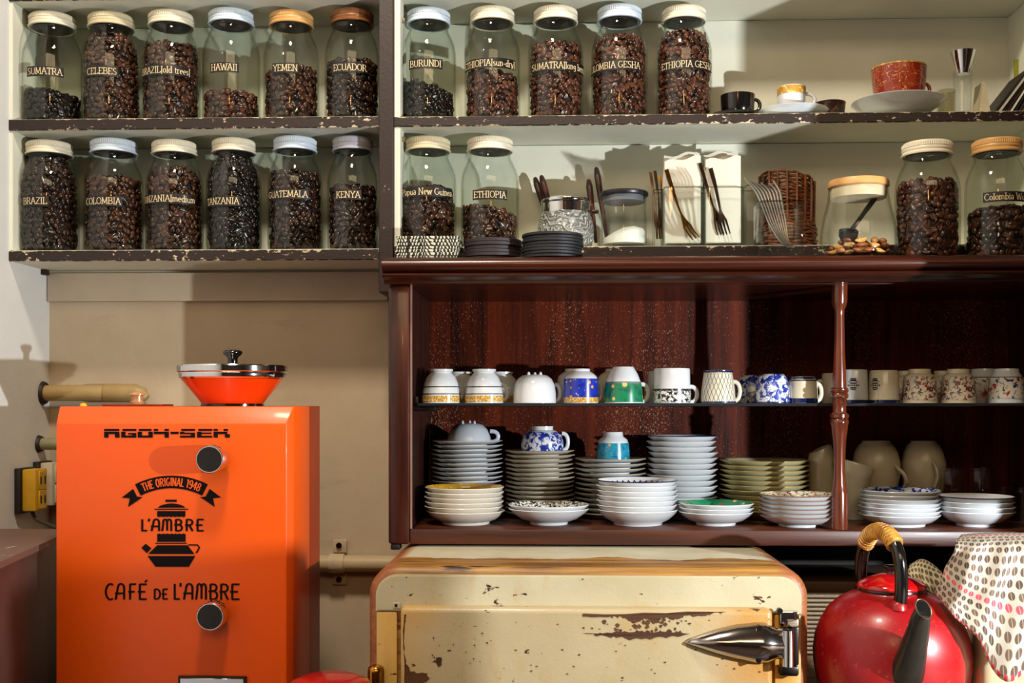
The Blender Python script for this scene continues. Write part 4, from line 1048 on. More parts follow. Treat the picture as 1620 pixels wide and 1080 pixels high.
# forks
def fork(P, width, mat, label, group, tines=3, tl=.34, side=(1, 0, 0), th=.0008):
    """P runs from the handle end to the tine tips"""
    C = spl(P, 6); n = len(C); r = root('fork', label, 'fork', tuple(C[0]), group)
    side = np.array(side, float); side /= np.linalg.norm(side)
    k1 = int(n*(1-tl))
    prof = lambda f: width*(.30+.12*cos(f*4)) if f < .75 else width*(.30+(f-.75)/.25*.55)
    rows = []
    for i in range(k1+1):
        f = i/k1; d = C[min(i+1, n-1)]-C[max(i-1, 0)]; d /= np.linalg.norm(d); nrm = np.cross(d, side); w = prof(f)
        rows.append([C[i]-side*w-nrm*th, C[i]+side*w-nrm*th, C[i]+side*w+nrm*th, C[i]-side*w+nrm*th])
    mb = MB().grid(rows, True); mb.f += [(0, 1, 2, 3), tuple(len(mb.v)-4+k for k in range(4))]
    part(mb, 'handle', mat, r, 50)
    for q in range(tines):
        o = (q-(tines-1)/2)/((tines-1)/2)*width*.72; rows = []
        for i in range(k1, n):
            g = (i-k1)/(n-1-k1+1e-9); d = C[min(i+1, n-1)]-C[max(i-1, 0)]; d /= np.linalg.norm(d); nrm = np.cross(d, side); w = width*.20*(1-.6*g)
            c_ = C[i]+side*o
            rows.append([c_-side*w-nrm*th, c_+side*w-nrm*th, c_+side*w+nrm*th, c_-side*w+nrm*th])
        mb = MB().grid(rows, True); mb.f += [(0, 1, 2, 3), tuple(len(mb.v)-4+k for k in range(4))]
        part(mb, 'tine', mat, r, 50)
GOLD = M('fork_gold', '#c08f3e', .22, 1, .3, 80); OLDS = M('fork_old_silver', '#6a5240', .25, 1, .4, 80); SILV = M('fork_silver', '#e6e3da', .16, 1, .05)
ya = b1[2]
def wp(L): return [W(x, y, Y) for x, y, Y in L]
fork(wp([(1054, 268, ya+.009), (1063, 296, ya+.009), (1074, 330, ya+.009), (1084, 352, ya+.010), (1092, 366, ya+.008), (1101, 377, ya+.007)]), .0080, GOLD, 'gilt fork leaning in front of the left napkins', 'forks in the napkin glasses', side=(.9, .3, .4))
fork(wp([(1124, 266, ya+.009), (1131, 292, ya+.009), (1138, 325, ya+.009), (1141, 342, ya+.010), (1146, 358, ya+.008), (1150, 371, ya+.007)]), .0080, OLDS, 'brown tarnished fork in front of the right napkins', 'forks in the napkin glasses', side=(.9, .3, .3))
fork(wp([(1107, 258, ya+.014), (1117, 290, ya+.014), (1126, 320, ya+.014), (1133, 340, ya+.0145), (1137, 360, ya+.014), (1141, 371, ya+.014)]), .0070, OLDS, 'tarnished silver fork with beaded end beside the right napkins', 'forks in the napkin glasses', side=(.9, .3, .3))
fork(wp([(1118, 264, ya+.018), (1124, 292, ya+.018), (1132, 322, ya+.018), (1138, 342, ya+.0185), (1141, 360, ya+.018), (1145, 371, ya+.018)]), .0068, DKMET, 'darkest fork between the two napkin bundles', 'forks in the napkin glasses', side=(.9, .3, .3))
g4r, b4 = square_glass(1034, 1051, 300, 'narrow glass of forks left of the napkin glasses', 1.826, .03, RU_LOW)
for i, (a, b_, m) in enumerate(((1029, 272, OLDS), (1036, 270, DKMET), (1043, 278, GOLD))):
    fork(wp([(a, b_, 1.826), (a+4, 300, 1.826), (a+7 if i < 2 else a+2, 335, 1.826+.003*(i-1)), (1042+i, 360, 1.826+.003*(i-1)), (1043+i, 378, 1.826+.003*(i-1))]), .0060, m, ['tarnished', 'dark', 'brassy'][i]+' fork in the narrow glass left of the napkins', 'forks left of the napkins')

# glass of forks on the cupboard top
YFG = 1.622
g5r, b5 = square_glass(1203, 1275, 318, 'thick square glass full of silver forks', YFG, .060, ZCT+.0003, .0035, .010)
for i in range(8):
    q = i/7; dy = (i-3.5)*.0042
    x_off = q*30
    top = (1178+q*46, 281+8*sin(q*3.3)+(6 if i > 4 else 0))
    fork(wp([(1247+q*10, 391, YFG+dy), (1233+q*14, 380, YFG+dy), (1216+q*27, 352, YFG+dy), (1206+q*32, 325, YFG+dy), (1196+q*38, 303, YFG+dy), (top[0], top[1], YFG+dy)]), .0056, SILV, 'silver dessert fork standing tines up in the thick square glass, %s from the left' % ['first', 'second', 'third', 'fourth', 'fifth', 'sixth', 'seventh', 'eighth'][i], 'silver forks in the glass', tines=3, tl=.36, side=(.35, .9, .15))

# wicker basket behind
YW = 1.838; s = SCL(YW, 1245); wc = (PX(1245, YW), YW, RU_LOW)
WK = M('wicker_brown', '#6a3714', .5, 0, .35, 90, .3)
wb = root('wicker_basket', 'dark brown wicker basket behind the glass of forks', 'basket', wc)
rnd = random.Random(4); H_ = PZ(282, YW, 1245)-RU_LOW
n = 24
for i in range(n):
    f = i/(n-1); rr = (40+5*sin(f*5+1)+rnd.uniform(-1.2, 1.2))*s; P = []
    for k in range(37):
        a = 2*pi*k/36; rk = rr+.0016*sin(k*pi/2+i*pi)
        P.append((wc[0]+rk*cos(a), wc[1]+rk*.95*sin(a), RU_LOW+.003+f*(H_-.006)*(1+.08*cos(a+2.4))+.0012*sin(k*1.7+i)))
    part(MB().tube(P, .0023, 6, cap=False), 'weave_strand', WK, wb, 60)
for k in range(18):
    a = 2*pi*k/18; rr = 41*s
    part(MB().tube([(wc[0]+rr*cos(a), wc[1]+rr*.95*sin(a), RU_LOW+.0005), (wc[0]+(rr+.002)*cos(a), wc[1]+(rr+.002)*.95*sin(a), RU_LOW+H_*.97*(1+.08*cos(a+2.4)))], .0020, 6), 'weave_stake', WK, wb, 60)

# nut jar with wooden lid, scoop and nuts
YNJ = 1.664; s = SCL(YNJ, 1358); c = (PX(1358, YNJ), YNJ, ZCT+.0003); HH = PZ(291, YNJ-.04, 1358)-ZCT
nj = root('nut_jar', 'rounded glass jar of mixed nuts with wooden lid', 'jar', c)
O = [(0, 0), (50*s, 0), (56*s, .003), (60*s, .012), (60.5*s, .022), (58.5*s, .042), (54*s, .064), (48.5*s, .084), (45.5*s, HH), (43.8*s, HH), (46.5*s, .084), (52*s, .064), (56.5*s, .042), (58*s, .022), (55*s, .008), (0, .0055)]
part(MB().lathe(O, c, 48), 'glass_body', CLEAR, nj, 60)
LW = wood('pale_lid_wood', '#b07a3e', '#d9a868', 'x', 40, .45)
lid = part(MB().lathe([(0, HH+.0004), (44.5*s, HH+.0004), (47*s, HH+.002), (47.2*s, HH+.0085), (45.5*s, HH+.0115), (0, HH+.0125)], c, 48), 'lid', LW, nj, 40)
part(MB().lathe([(0, HH-.014), (42.5*s, HH-.014), (43.5*s, HH-.008), (43.4*s, HH+.0002), (0, HH+.0002)], c, 40), 'plug', M('plug_pale_wood', '#cdbb98', .5), lid, 40)
sp = root('coffee_scoop', 'black plastic scoop lying inside the nut jar', 'scoop', W(1352, 372, YNJ))
BP = M('black_plastic', '#131214', .3)
part(MB().tube(spl(wp([(1346, 364, YNJ-.006), (1352, 357, YNJ-.004), (1372, 330, YNJ+.002), (1386, 311, YNJ+.006), (1394, 301, YNJ+.008)]), 4), [.0055]*8+[.0065]*9, 10, flat=.5), 'handle', BP, sp, 60)
q = W(1342, 371, YNJ-.006); mb = MB().lathe([(0, -.010), (.010, -.009), (.0135, -.002), (.014, .006), (.0125, .006), (.012, -.001), (.0088, -.007), (0, -.008)], (0, 0, 0), 20)
mb.v = [(q[0]+p[0], q[1]+p[1]*.9-p[2]*.5, q[2]+p[2]*.87+p[1]*.4) for p in mb.v]
part(mb, 'bowl', BP, sp, 60)
rnd = random.Random(21)
NM = [M('almond_skin', '#8a4a24', .45, 0, .3, 200), M('cashew_pale', '#d09a50', .45, 0, .15, 200), M('hazelnut', '#a86a3c', .45, 0, .3, 200)]
def nutmesh(kind):
    mb = MB(); L_ = .0085 if kind == 0 else .0078
    P = []; R_ = []
    for i in range(8):
        f = i/7; x = (f-.5)*2*L_; bend = .004*(1-(2*f-1)**2) if kind == 1 else 0
        P.append((x, bend, 0)); R_.append(max(.0006, (.0052 if kind != 1 else .0040)*sin(pi*min(1, f*.93+.04))**.6*(1-.25*f if kind == 0 else 1)))
    return mesh_of(mb.tube(P, R_, 8, flat=.75 if kind == 0 else 1, up=(0, 0, 1)), 'nut', NM[kind], (0, 0, 0), 60)
NME = [nutmesh(k) for k in range(3)]
k = 0
for lay in range(3):
    for ring_, cnt in ((.0405-.003*lay, 13), (.025, 8), (.008, 3)):
        for i in range(cnt):
            a = 2*pi*(i+rnd.uniform(-.2, .2)+lay*.5)/cnt; kd = 0 if rnd.random() < .62 else (1 if rnd.random() < .6 else 2)
            if lay == 2 and (ring_ > .03 and rnd.random() < .45 or rnd.random() < .2): continue
            o = bpy.data.objects.new('nut', NME[kd]); COL.objects.link(o)
            o.location = (c[0]+ring_*cos(a), c[1]+ring_*sin(a), c[2]+.0115+lay*.0082+rnd.uniform(-.001, .001))
            o.rotation_euler = (rnd.uniform(-.3, .3), rnd.uniform(-.35, .35), a+pi/2+rnd.uniform(-.7, .7))
            tag(o, ['brown almond in the rounded jar with wooden lid', 'pale curved cashew in the rounded jar with wooden lid', 'light brown hazelnut in the rounded jar with wooden lid'][kd], 'nut', ['almonds in the nut jar', 'cashews in the nut jar', 'hazelnuts in the nut jar'][kd])

# ------------------------------------------------------------------ upper right shelf: cups and odds
def handle_mb(cx, Y, px_r, y_top, y_bot, out, rad=.0024, ang=0, flat=1.2, loop=False):
    """C-shaped handle: px_r = half width of the cup at the joints, out = how far it sticks out (px)"""
    s = SCL(Y, cx); x = PX(cx, Y); zt, zb = PZ(y_top, Y, cx), PZ(y_bot, Y, cx); P = []
    for i in range(11):
        t = -pi/2+pi*i/10
        rr = px_r*s-.001+out*s*(cos(t)**.75 if cos(t) > 1e-6 else 0); z = (zt+zb)/2+(zt-zb)/2*sin(t)
        P.append((x+rr*cos(ang), Y+rr*sin(ang), z))
    return MB().tube(P, rad, 8, flat=flat)
def upright_cup(name, label, cx, Y, prof, mat, zb, hnd=None, band=None, n=40, thick=2.2, cat='cup'):
    s = SCL(Y, cx); x = PX(cx, Y)
    z0 = PZ(prof[0][1], Y, cx); d = zb-z0
    out = [(0, prof[0][1])]+prof+[(prof[-1][0]-thick, prof[-1][1])]+[(max(r-thick, 0), min(y, prof[0][1]-thick*1.5)) for r, y in prof[::-1]][1:]+[(0, prof[0][1]-thick*1.5)]
    r = root(name, label, cat, (x, Y, zb))
    mb = MB().lathe([(a*s, PZ(b, Y, cx)+d) for a, b in out], (x, Y, 0), n); part(mb, 'cup_body', mat, r, 50)
    if band:
        for nm, bp_, bm_ in band:
            part(MB().lathe([(a*s+.0004, PZ(b, Y, cx)+d) for a, b in bp_], (x, Y, 0), n), nm, bm_, r, 50)
    if hnd:
        mb = handle_mb(cx, Y, *hnd[:4], **(hnd[4] if len(hnd) > 4 else {})); mb.v = [(p[0], p[1], p[2]+d) for p in mb.v]; part(mb, 'handle', mat, r, 60)
    return r
def saucer_prof(R, h, foot, th=.0028):
    return [(0, .0028), (foot-.003, .0028), (foot-.002, 0), (foot, 0), (foot+.001, .0035), (foot+(R-foot)*.45, h*.36), (foot+(R-foot)*.8, h*.70), (R, h-.0006), (R-.0003, h), (R-.0012, h+.0003), (foot+(R-foot)*.78, h*.70+th), (foot+(R-foot)*.42, h*.34+th), (foot, .0055), (0, .0050)]
PORC = M('porcelain_white', '#d5d9dc', .18, 0, .02, 10, 0, .4)
PORCC = M('porcelain_cream', '#cfc6ac', .22, 0, .04, 12, 0, .3)
BLKC = M('black_glaze', '#0e0c0b', .14, 0, .1, 30, 0, .4)
zm = RU_MID
def sauc(label, cx, Y, w, h_px, mat, zb, foot=.5, n=44):
    s = SCL(Y, cx); return single(MB().lathe(saucer_prof(w/2*s, h_px*s, w/2*s*foot), (PX(cx, Y), Y, zb), n), 'saucer', mat, label, 'saucer', smooth=50), .0056
yq = 1.795
_, e = sauc('black glazed saucer under the small black cup', 1160, yq, 74, 8, BLKC, zm)
upright_cup('coffee_cup', 'small black glazed cup on a black saucer', 1167, yq, [(22, 173), (24, 171), (26, 160), (27, 140)], BLKC, zm+e, (25, 146, 166, 11))
_, e = sauc('white saucer under the gold rimmed cup', 1254, yq, 110, 13, PORC, zm)
GB = pattern('gold_band', '#b98a34', [('#f0cf7e', 'noise', 130, .52, .62), ('#6a4716', 'cell', 160, .82, .9)], .25, .3)
upright_cup('coffee_cup', 'white cup with broad gold rim and ring handle', 1252, yq-.004, [(14, 172), (17, 171), (20.5, 164), (22, 150), (22, 128)], PORC, zm+e, (21, 138, 158, 17), [('gold_band', [(22, 141), (22.2, 129)], GB)])
upright_cup('coffee_cup', 'dark brown speckled cup without saucer', 1313, 1.83, [(19, 175), (21, 173), (24, 143), (24.5, 141)], pattern('brown_speckle_glaze', '#2a140e', [('#6a4636', 'noise', 150, .55, .66)], .3), zm)
_, e = sauc('wide white saucer under the red and gold cup', 1421, yq, 144, 26, PORC, zm, .42)
RG = pattern('red_gold_scroll', '#8a2412', [('#b5512e', 'noise', 20, .5, .8), ('#e0b060', 'ring', 60, .0, .06)], .25)
upright_cup('coffee_cup', 'deep red cup with gold scrolls on a wide saucer', 1422, yq, [(30, 175), (34, 172), (38, 150), (41, 118), (41.5, 101)], RG, zm+e, (40, 126, 146, 9), [('gold_rim', [(41.7, 103), (41.9, 101)], GB)])
def tumbler(name, label, cx, Y, w0, w1, y0, zb, H, th=.0022, base=.006, upside=False, mat=None, cat='glass'):
    s = SCL(Y, cx); R0, R1 = w0/2*s, w1/2*s
    pr = [(0, 0), (R0-.001, 0), (R0, .001), (R1, H), (R1-th, H), (R0-th, base), (0, base)]
    if upside: pr = [(a, H-b) for a, b in pr]
    return single(MB().lathe(pr, (PX(cx, Y), Y, zb), 32), name, mat or CLEAR, label, cat, smooth=40)
tumbler('small_glass', 'small clear glass behind the red cup saucer', 1478, 1.85, 36, 38, 0, zm, .046)
tumbler('small_glass', 'small frosted glass left of the tall tube glass', 1497, 1.822, 26, 28, 0, zm, .050, mat=glass('milky_glass', (.8, .78, .7), (.5, .48, .42)))
tumbler('tube_glass', 'narrow tall glass tube holding a chrome jigger', 1523, 1.79, 26, 29, 0, zm, PZ(112, 1.79, 1523)-zm, .0015, .008)
s = SCL(1.79, 1523)
single(MB().lathe([(0, 0), (9*s, 0), (10*s, .004), (19.5*s, .034), (18.5*s, .034), (9*s, .005), (0, .004)], (PX(1524, 1.79), 1.79, PZ(117, 1.79, 1523)), 32), 'jigger', CHROME, 'small chrome jigger cup set into the tube glass', 'jigger', smooth=40)
xa = PX(1541, 1.82)
single(MB().prism([(xa, zm+.0003), (xa+.020, zm+.0003), (xa+.009, zm+.058), (xa+.0065, zm+.058)], 'y', 1.80, 1.835), 'card_stand', M('cream_card', '#c9bb98', .7), 'cream folded card standing beside the tube glass', 'card')
# leaning cards and booklets
rnd = random.Random(12)
cols = ['#1c1713', '#b9b4a6', '#241c16', '#5a4a38', '#d6d2c4', '#181412', '#2e2620', '#8a7f6a', '#151210', '#c6c0ae']
xb0 = PX(1566, 1.80)
for i, cc in enumerate(cols):
    x0 = xb0+i*.0062; ln = .090+rnd.uniform(-.012, .012); a = radians(52+i*1.4); th = .0026
    x1 = x0+ln*cos(a); z1 = ln*sin(a); nx, nz = -sin(a)*th, cos(a)*th
    lim = .7375
    if x1 > lim: ln = (lim-x0)/cos(a); x1 = lim; z1 = ln*sin(a)
    single(MB().prism([(x0, zm+.0025), (x1, zm+.0025+z1), (x1+nx, zm+.0025+z1+nz), (x0+nx, zm+.0025+nz)], 'y', 1.775+rnd.uniform(0, .012), 1.86), 'booklet', M('booklet_%d' % i, cc, .5), '%s booklet leaning against the right shelf side, %s from the left' % ({'1': 'black', '2': 'dark', 'b': 'pale grey', '5': 'brown', 'd': 'white', '8': 'tan', 'c': 'pale'}[cc[1]], ['first', 'second', 'third', 'fourth', 'fifth', 'sixth', 'seventh', 'eighth', 'ninth', 'tenth'][i]), 'booklet', 'leaning booklets')
x, y, z = W(1612, 101, 1.85)
single(B(x-.008, .738, 1.846, 1.850, z-.05, z+.006), 'paper_card', M('green_card', '#8a8a12', .6), 'olive green card standing behind the booklets', 'card')

# ------------------------------------------------------------------ upturned cups
GOLDB = pattern('gold_fretwork_band', '#b07a22', [('#f2d78e', 'noise', 420, .50, .60), ('#4d2f0a', 'cell', 420, .80, .86)], .22, .3)
LINE = M('dark_line_glaze', '#2a2622', .3); NAVY = M('navy_glaze', '#101a48', .2, coat=.3)
def upcup(label, cx, Y, prof, mat, zb, bands=(), hnd=None, n=36, sides=None, group=None, hmat=None, nubs=None):
    """upturned cup; profile (half width, row) from the rim below to the foot on top"""
    s = SCL(Y, cx); x = PX(cx, Y); yb = prof[0][1]
    cv = lambda L, o=0: [(a*s+o, zb+(yb-b)*s) for a, b in L]
    r = root('coffee_cup', label, 'cup', (x, Y, zb), group)
    inner = [(max(a-2.2, 0), min(b+3.2, yb)) for a, b in prof[::-1]]
    part(MB().lathe([(0, zb+(yb-prof[-1][1])*s)]+cv(prof[::-1])+cv(prof[:1])+[(max(prof[0][0]-2.2, 0)*s, zb)]+cv([(a, b) for a, b in inner[::-1] if b < yb-1])+[(0, zb+(yb-prof[-1][1]-3.2)*s)], (x, Y, 0), n), 'cup_body', mat, r, 45)
    def rad_at(y):
        for (r0, y0), (r1, y1) in zip(prof, prof[1:]):
            if y1 <= y <= y0: return r0+(r1-r0)*(y0-y)/(y0-y1+1e-9)
        return prof[-1][0]
    for nm, ya, yb_, bm in bands:
        m = 6
        part(MB().lathe(cv([(rad_at(ya+(yb_-ya)*i/m), ya+(yb_-ya)*i/m) for i in range(m+1)], .0005), (x, Y, 0), n), nm, bm, r, 45)
    if hnd:
        px_r, y0, y1, out, ang = hnd
        P = []
        for i in range(11):
            t = -pi/2+pi*i/10; z = zb+(yb-(y0+y1)/2)*s+(y1-y0)/2*s*sin(t)*-1
            rr = px_r*s-.0008+out*s*(max(cos(t), 0)**.7)
            P.append((x+rr*cos(radians(ang)), Y+rr*sin(radians(ang)), z))
        part(MB().tube(P, .0021, 8, flat=1.5), 'handle', hmat or mat, r, 60)
    if nubs:
        for a in nubs:
            rr = 14*s; zz = zb+(yb-prof[-1][1])*s
            q = (x+rr*cos(a), Y+rr*sin(a)); part(MB().lathe([(0, zz+.004), (.0014, zz+.0036), (.0024, zz+.001), (.0026, zz-.0035), (0, zz-.0035)], (q[0], q[1], 0), 10), 'foot_nub', mat, r, 60)
    return r
Z1 = ZG+.0003; Y1, Y2 = 1.703, 1.800
cupA = [(30.5, 636), (30, 622), (27.5, 606), (23, 595), (17.5, 589), (16.5, 587.5), (18.8, 585.5), (18.8, 582.5), (16, 582)]
bA = [('gold_band', 634, 624.5, GOLDB), ('thin_line', 622.4, 621, LINE), ('thin_line', 611.2, 609.8, LINE)]
upcup('upturned white cup with gold band at the left end of the glass shelf', 698, Y1, cupA, PORC, Z1, bA, (28, 608, 630, 9, 25))
upcup('upturned white cup with gold band, second on the glass shelf', 766, Y1, cupA, PORC, Z1, bA, (28, 606, 633, 10, 15))
cupA2 = [(a*.96, 636-(636-b)*.92) for a, b in cupA]
upcup('gold banded cup in the back row between the first two cups', 728, Y2, cupA2, PORC, Z1, bA[:1], (26, 610, 632, 9, 10))
upcup('gold banded cup in the back row behind the second cup', 794, Y2-.005, cupA2, PORC, Z1, bA[:1], (26, 606, 632, 10, -5))
upcup('plain white round cup upturned on three small feet', 846, Y1, [(34, 637), (33.6, 622), (31.5, 608), (27, 599), (20, 593.5), (10, 592)], PORC, Z1, (), (33, 608, 634, 9, 10), nubs=(-2.3, -.85, 1.57))
BLUE = pattern('cobalt_flower_glaze', '#1a30a8', [('#0f1c80', 'noise', 60, .5, .7), ('#d8d0c0', 'noise', 170, .64, .67), ('#d89a30', 'cell', 75, .80, .83)], .25)
c4 = [(27.5, 637), (27.2, 628), (26.3, 599), (25, 595), (21, 591), (14.5, 587), (14, 583), (12, 582.5)]
upcup('upturned cup with cobalt blue flowered band and gold rim', 919, Y1, c4, PORC, Z1, [('blue_band', 628, 598.5, BLUE), ('gold_band', 636, 628, GOLDB)], (27, 604, 634, 10, 20))
upcup('pale cup in the back row behind the cobalt blue cup', 908, Y2, c4, PORC, Z1)
GRN = pattern('green_medallion_glaze', '#0f7a52', [('#0a5238', 'noise', 70, .52, .68), ('#e0b870', 'cell', 58, .74, .77), ('#9a3a20', 'cell', 58, .80, .83)], .25)
upcup('upturned white cup with green medallion band', 986, Y1, [(31, 638), (30, 620), (28.5, 607), (23, 592), (17.5, 583), (16.5, 581), (14, 580.5)], PORC, Z1, [('green_band', 636.5, 606.5, GRN), ('thin_line', 606, 604.6, LINE)], (29, 608, 636, 12, 8))
upcup('pale cup in the back row behind the green cup', 972, Y2, c4, PORCC, Z1)
BW = pattern('black_white_floral', '#dcdcd8', [('#1b1a1a', 'noise', 230, .49, .53)], .3)
upcup('upturned straight white cup with black patterned lower band', 1063, Y1, [(29.5, 638), (29, 616), (28.5, 586), (27.5, 583.5), (24, 583)], PORC, Z1, [('black_white_band', 637, 619, BW), ('dark_band', 619, 615.5, pattern('dark_floral_band', '#22201f', [('#a8a8a4', 'noise', 220, .56, .6)], .3))], (29, 612, 637, 12, 5))
upcup('straight white cup in the back row behind the black patterned one', 1052, Y2, [(29, 638), (28.5, 600), (27, 588)], PORC, Z1)
def lattice():
    t = NT('lattice_print'); s = t.sep(t.coord()); ang = t.math('ARCTAN2', s[1], s[0]); col = lin('#d6d0bc')
    for sg in (1, -1):
        w = t.math('FRACT', t.math('ADD', t.math('MULTIPLY', ang, 24/(2*pi)), t.math('MULTIPLY', s[2], sg*62)))
        col = t.mix(t.step(t.math('ABSOLUTE', t.math('SUBTRACT', w, .5)), .425, .46), col, lin('#1a1814'))
    return t.fin(col, .25, 0, .3)
upcup('upturned cream cup with black lattice print', 1136, Y1, [(27.5, 637), (26.5, 620), (24, 600), (22.5, 590), (22, 587.5), (22, 585.5), (19, 585)], lattice(), Z1, [('dark_rim', 589, 585.6, NAVY), ('dark_rim', 636.8, 634.5, NAVY)], (25, 603, 634, 12, 10), hmat=PORCC)
BWIL = pattern('blue_willow_glaze', '#ccd2da', [('#1d2f8a', 'noise', 110, .475, .52), ('#3d57b8', 'noise', 60, .56, .64), ('#d6d9de', 'cell', 95, .86, .9)], .25)
upcup('upturned blue and white landscape cup', 1222, Y1, [(28, 638), (27.5, 625), (25.5, 608), (21.5, 597), (17.5, 592.5), (14, 592)], BWIL, Z1, [('cobalt_rim', 637.8, 636, NAVY)], (26, 606, 634, 10, 60))
upcup('dark blue and white cup in shade beside the landscape cup', 1190, Y2, [(27, 638), (26, 608), (20, 597), (14, 594)], BWIL, Z1)
upcup('upturned white cup with navy foot and rim bands', 1270, Y1, [(23, 637), (22.8, 603), (22, 601), (18.5, 599.5), (18.5, 596), (16, 595)], PORCC, Z1, [('navy_band', 636.8, 629.5, NAVY), ('navy_band', 602.4, 600.8, NAVY), ('navy_band', 599, 596.2, NAVY)], (22, 606, 634, 10, 10))
upcup('cream cup half hidden behind the baluster', 1318, Y2, [(18, 637), (17.5, 592), (16, 590)], PORCC, Z1, (), (17, 602, 628, 14, 175))
EMB = M('emblem_print_navy', '#151833', .4)
def logo_cup(label, cx, prof, mat, ex, hnd=None):
    Y = Y1+.004; r = upcup(label, cx, Y, prof, mat, Z1, [('navy_band', prof[0][1], prof[0][1]-5, NAVY)], hnd)
    s = SCL(Y, cx); x = PX(cx, Y); R_ = (prof[0][0]+prof[-2][0])/2*s+.0010; zc = Z1+29*s; va = atan2(-x, Y)
    shapes = [[(-4, 8), (4, 8), (4, 10), (-4, 10)], [(-6, 5), (6, 5), (4, 7.5), (-4, 7.5)], [(-8, 3.6), (8, 3.6), (8, 4.4), (-8, 4.4)], [(-5, 1), (5, 1), (5, 3), (-5, 3)],
              [(-9, -2.8), (-7.5, -2.8), (-7.5, 0), (-9, 0)], [(-6, -2.8), (-4.2, -2.8), (-4.2, 0), (-6, 0)], [(-3, -2.8), (-.8, -2.8), (-.8, 0), (-3, 0)], [(.4, -2.8), (2.4, -2.8), (2.4, 0), (.4, 0)], [(3.6, -2.8), (5.4, -2.8), (5.4, 0), (3.6, 0)], [(6.8, -2.8), (8.4, -2.8), (8.4, 0), (6.8, 0)],
              [(-5, -6), (5, -6), (4.2, -4), (-4.2, -4)], [(-2.6, -8.6), (2.6, -8.6), (5, -6.4), (-5, -6.4)]]
    mb = MB()
    for P in shapes:
        V = []
        for a, b in P:
            t = (a*s+ex*s)/R_+va; V.append((x+R_*sin(t), Y-R_*cos(t), zc+b*s))
        mb.add(V, [tuple(range(4))])
    part(mb, 'emblem_print', EMB, r, 0, fixn=False, kind='stuff')
logo_cup('upturned white straight cup with small dark emblem beside the baluster', 1352, [(21, 637), (20.6, 630), (19.5, 587), (18.5, 584.5), (15, 584)], PORC, -2)
logo_cup('upturned cream straight cup with small dark emblem', 1398, [(24.5, 637), (24, 630), (22.3, 588), (21, 585.5), (17, 585)], PORCC, -14)
FLO = pattern('floral_sprig_glaze', '#d2c6ac', [('#3a2a5a', 'noise', 190, .555, .58), ('#7a1c1c', 'noise', 150, .575, .60), ('#4a5a20', 'noise', 170, .62, .65), ('#4a3040', 'noise', 260, .60, .63)], .25)
cF = [(27.5, 637), (27, 633), (24.5, 604), (23.5, 595), (20, 592), (17, 590), (16.5, 583.5), (14, 583)]
for lb, cx, yy in (('upturned cream cup with small red and violet sprigs next to the emblem cups', 1455, Y1), ('upturned sprig patterned cup, second from the right', 1516, Y1), ('sprig patterned cup in the back row behind the first sprig cup', 1436, Y2), ('sprig patterned cup in the back row behind the second sprig cup', 1494, Y2)):
    upcup(lb, cx, yy, cF if yy == Y1 else [(a*.95, 637-(637-b)*.95) for a, b in cF], PORCC, Z1, [('sprig_band', 632.5, 595.5, FLO)], (26, 606, 632, 9, 60))
REDF = pattern('red_rose_glaze', '#d8d2c2', [('#24306a', 'noise', 120, .57, .6), ('#384a20', 'noise', 130, .6, .63), ('#a01414', 'noise', 62, .57, .6)], .25)
for lb, cx, yy in (('upturned white cup with large red flowers at the right end', 1592, Y1), ('white cup with large red flowers in the back row', 1556, Y2-.01)):
    upcup(lb, cx, yy, [(27.5, 638), (27, 634), (25.5, 604), (25, 598), (19.5, 590), (18.5, 584), (15, 583.5)], PORC, Z1, [('rose_band', 631, 598, REDF), ('thin_line', 598, 596.8, LINE)], None)

# ------------------------------------------------------------------ saucer stacks
rnd = random.Random(17)
def stack(cx, w, ytop, n, Y, hpx, mat, where, foot=.56, top=None, rimb=None, jit=.0016, wob=.0):
    s = SCL(Y, cx); R = w/2*s; h = hpx*s; x = PX(cx, Y); zt = PZ(ytop, Y-R, cx); z0 = ZIB+.0004
    me = mesh_of(MB().lathe(saucer_prof(R, h, R*foot), (0, 0, 0), 40), 'saucer', mat, (0, 0, 0), 50)
    sp = (zt-h-z0)/max(n-1, 1)
    for i in range(n):
        o = bpy.data.objects.new('saucer', me); COL.objects.link(o)
        k = ordn(n-1-i)
        tag(o, '%s saucer %s' % (k if k != 'top' else 'topmost', where), 'saucer', 'saucers '+where)
        o.location = (x+rnd.uniform(-jit, jit), Y+rnd.uniform(-jit, jit)*.6, z0+i*sp); o.rotation_euler = (0, 0, rnd.uniform(0, 6))
        if i == n-1: o.location = (x, Y, z0+i*sp)
        ORG[o.name] = np.array(o.location)
        if i == n-1 and top:
            f = R*foot; pr = [(0, .0054), (f, .0060), (f+(R-f)*.42, h*.34+.0034), (f+(R-f)*.78, h*.70+.0034), (R-.0014, h+.0006)]
            part(MB().lathe([(a, b+z0+i*sp) for a, b in pr], (x, Y, 0), 40), 'painted_inside', top, o, 60, fixn=False)
        if rimb and (rimb is not NAVY or i == n-1):
            loc = o.location
            part(MB().lathe([(R-.0010, loc[2]+h+.0006), (R+.0003, loc[2]+h+.0001), (R+.0002, loc[2]+h-.0010)], (loc[0], loc[1], 0), 40), 'rim_line', rimb, o, 60, fixn=False)
    return (x, Y, z0+(n-1)*sp+.0058, z0+(n-1)*sp+h)
WARM = M('porcelain_warm', '#d8d2c4', .2, 0, .03, 10, 0, .35)
IVORY = M('porcelain_ivory', '#c6c19c', .2, 0, .04, 10, 0, .35)
YBK, YFR = 1.806, 1.700
k1 = stack(739, 112, 698, 17, YBK, 9, PORC, 'in the back stack under the grey-white footed cup')
k2 = stack(854, 108, 714, 15, YBK, 9, WARM, 'in the back stack under the blue willow cup', rimb=M('rim_grey', '#9a8f78', .3))
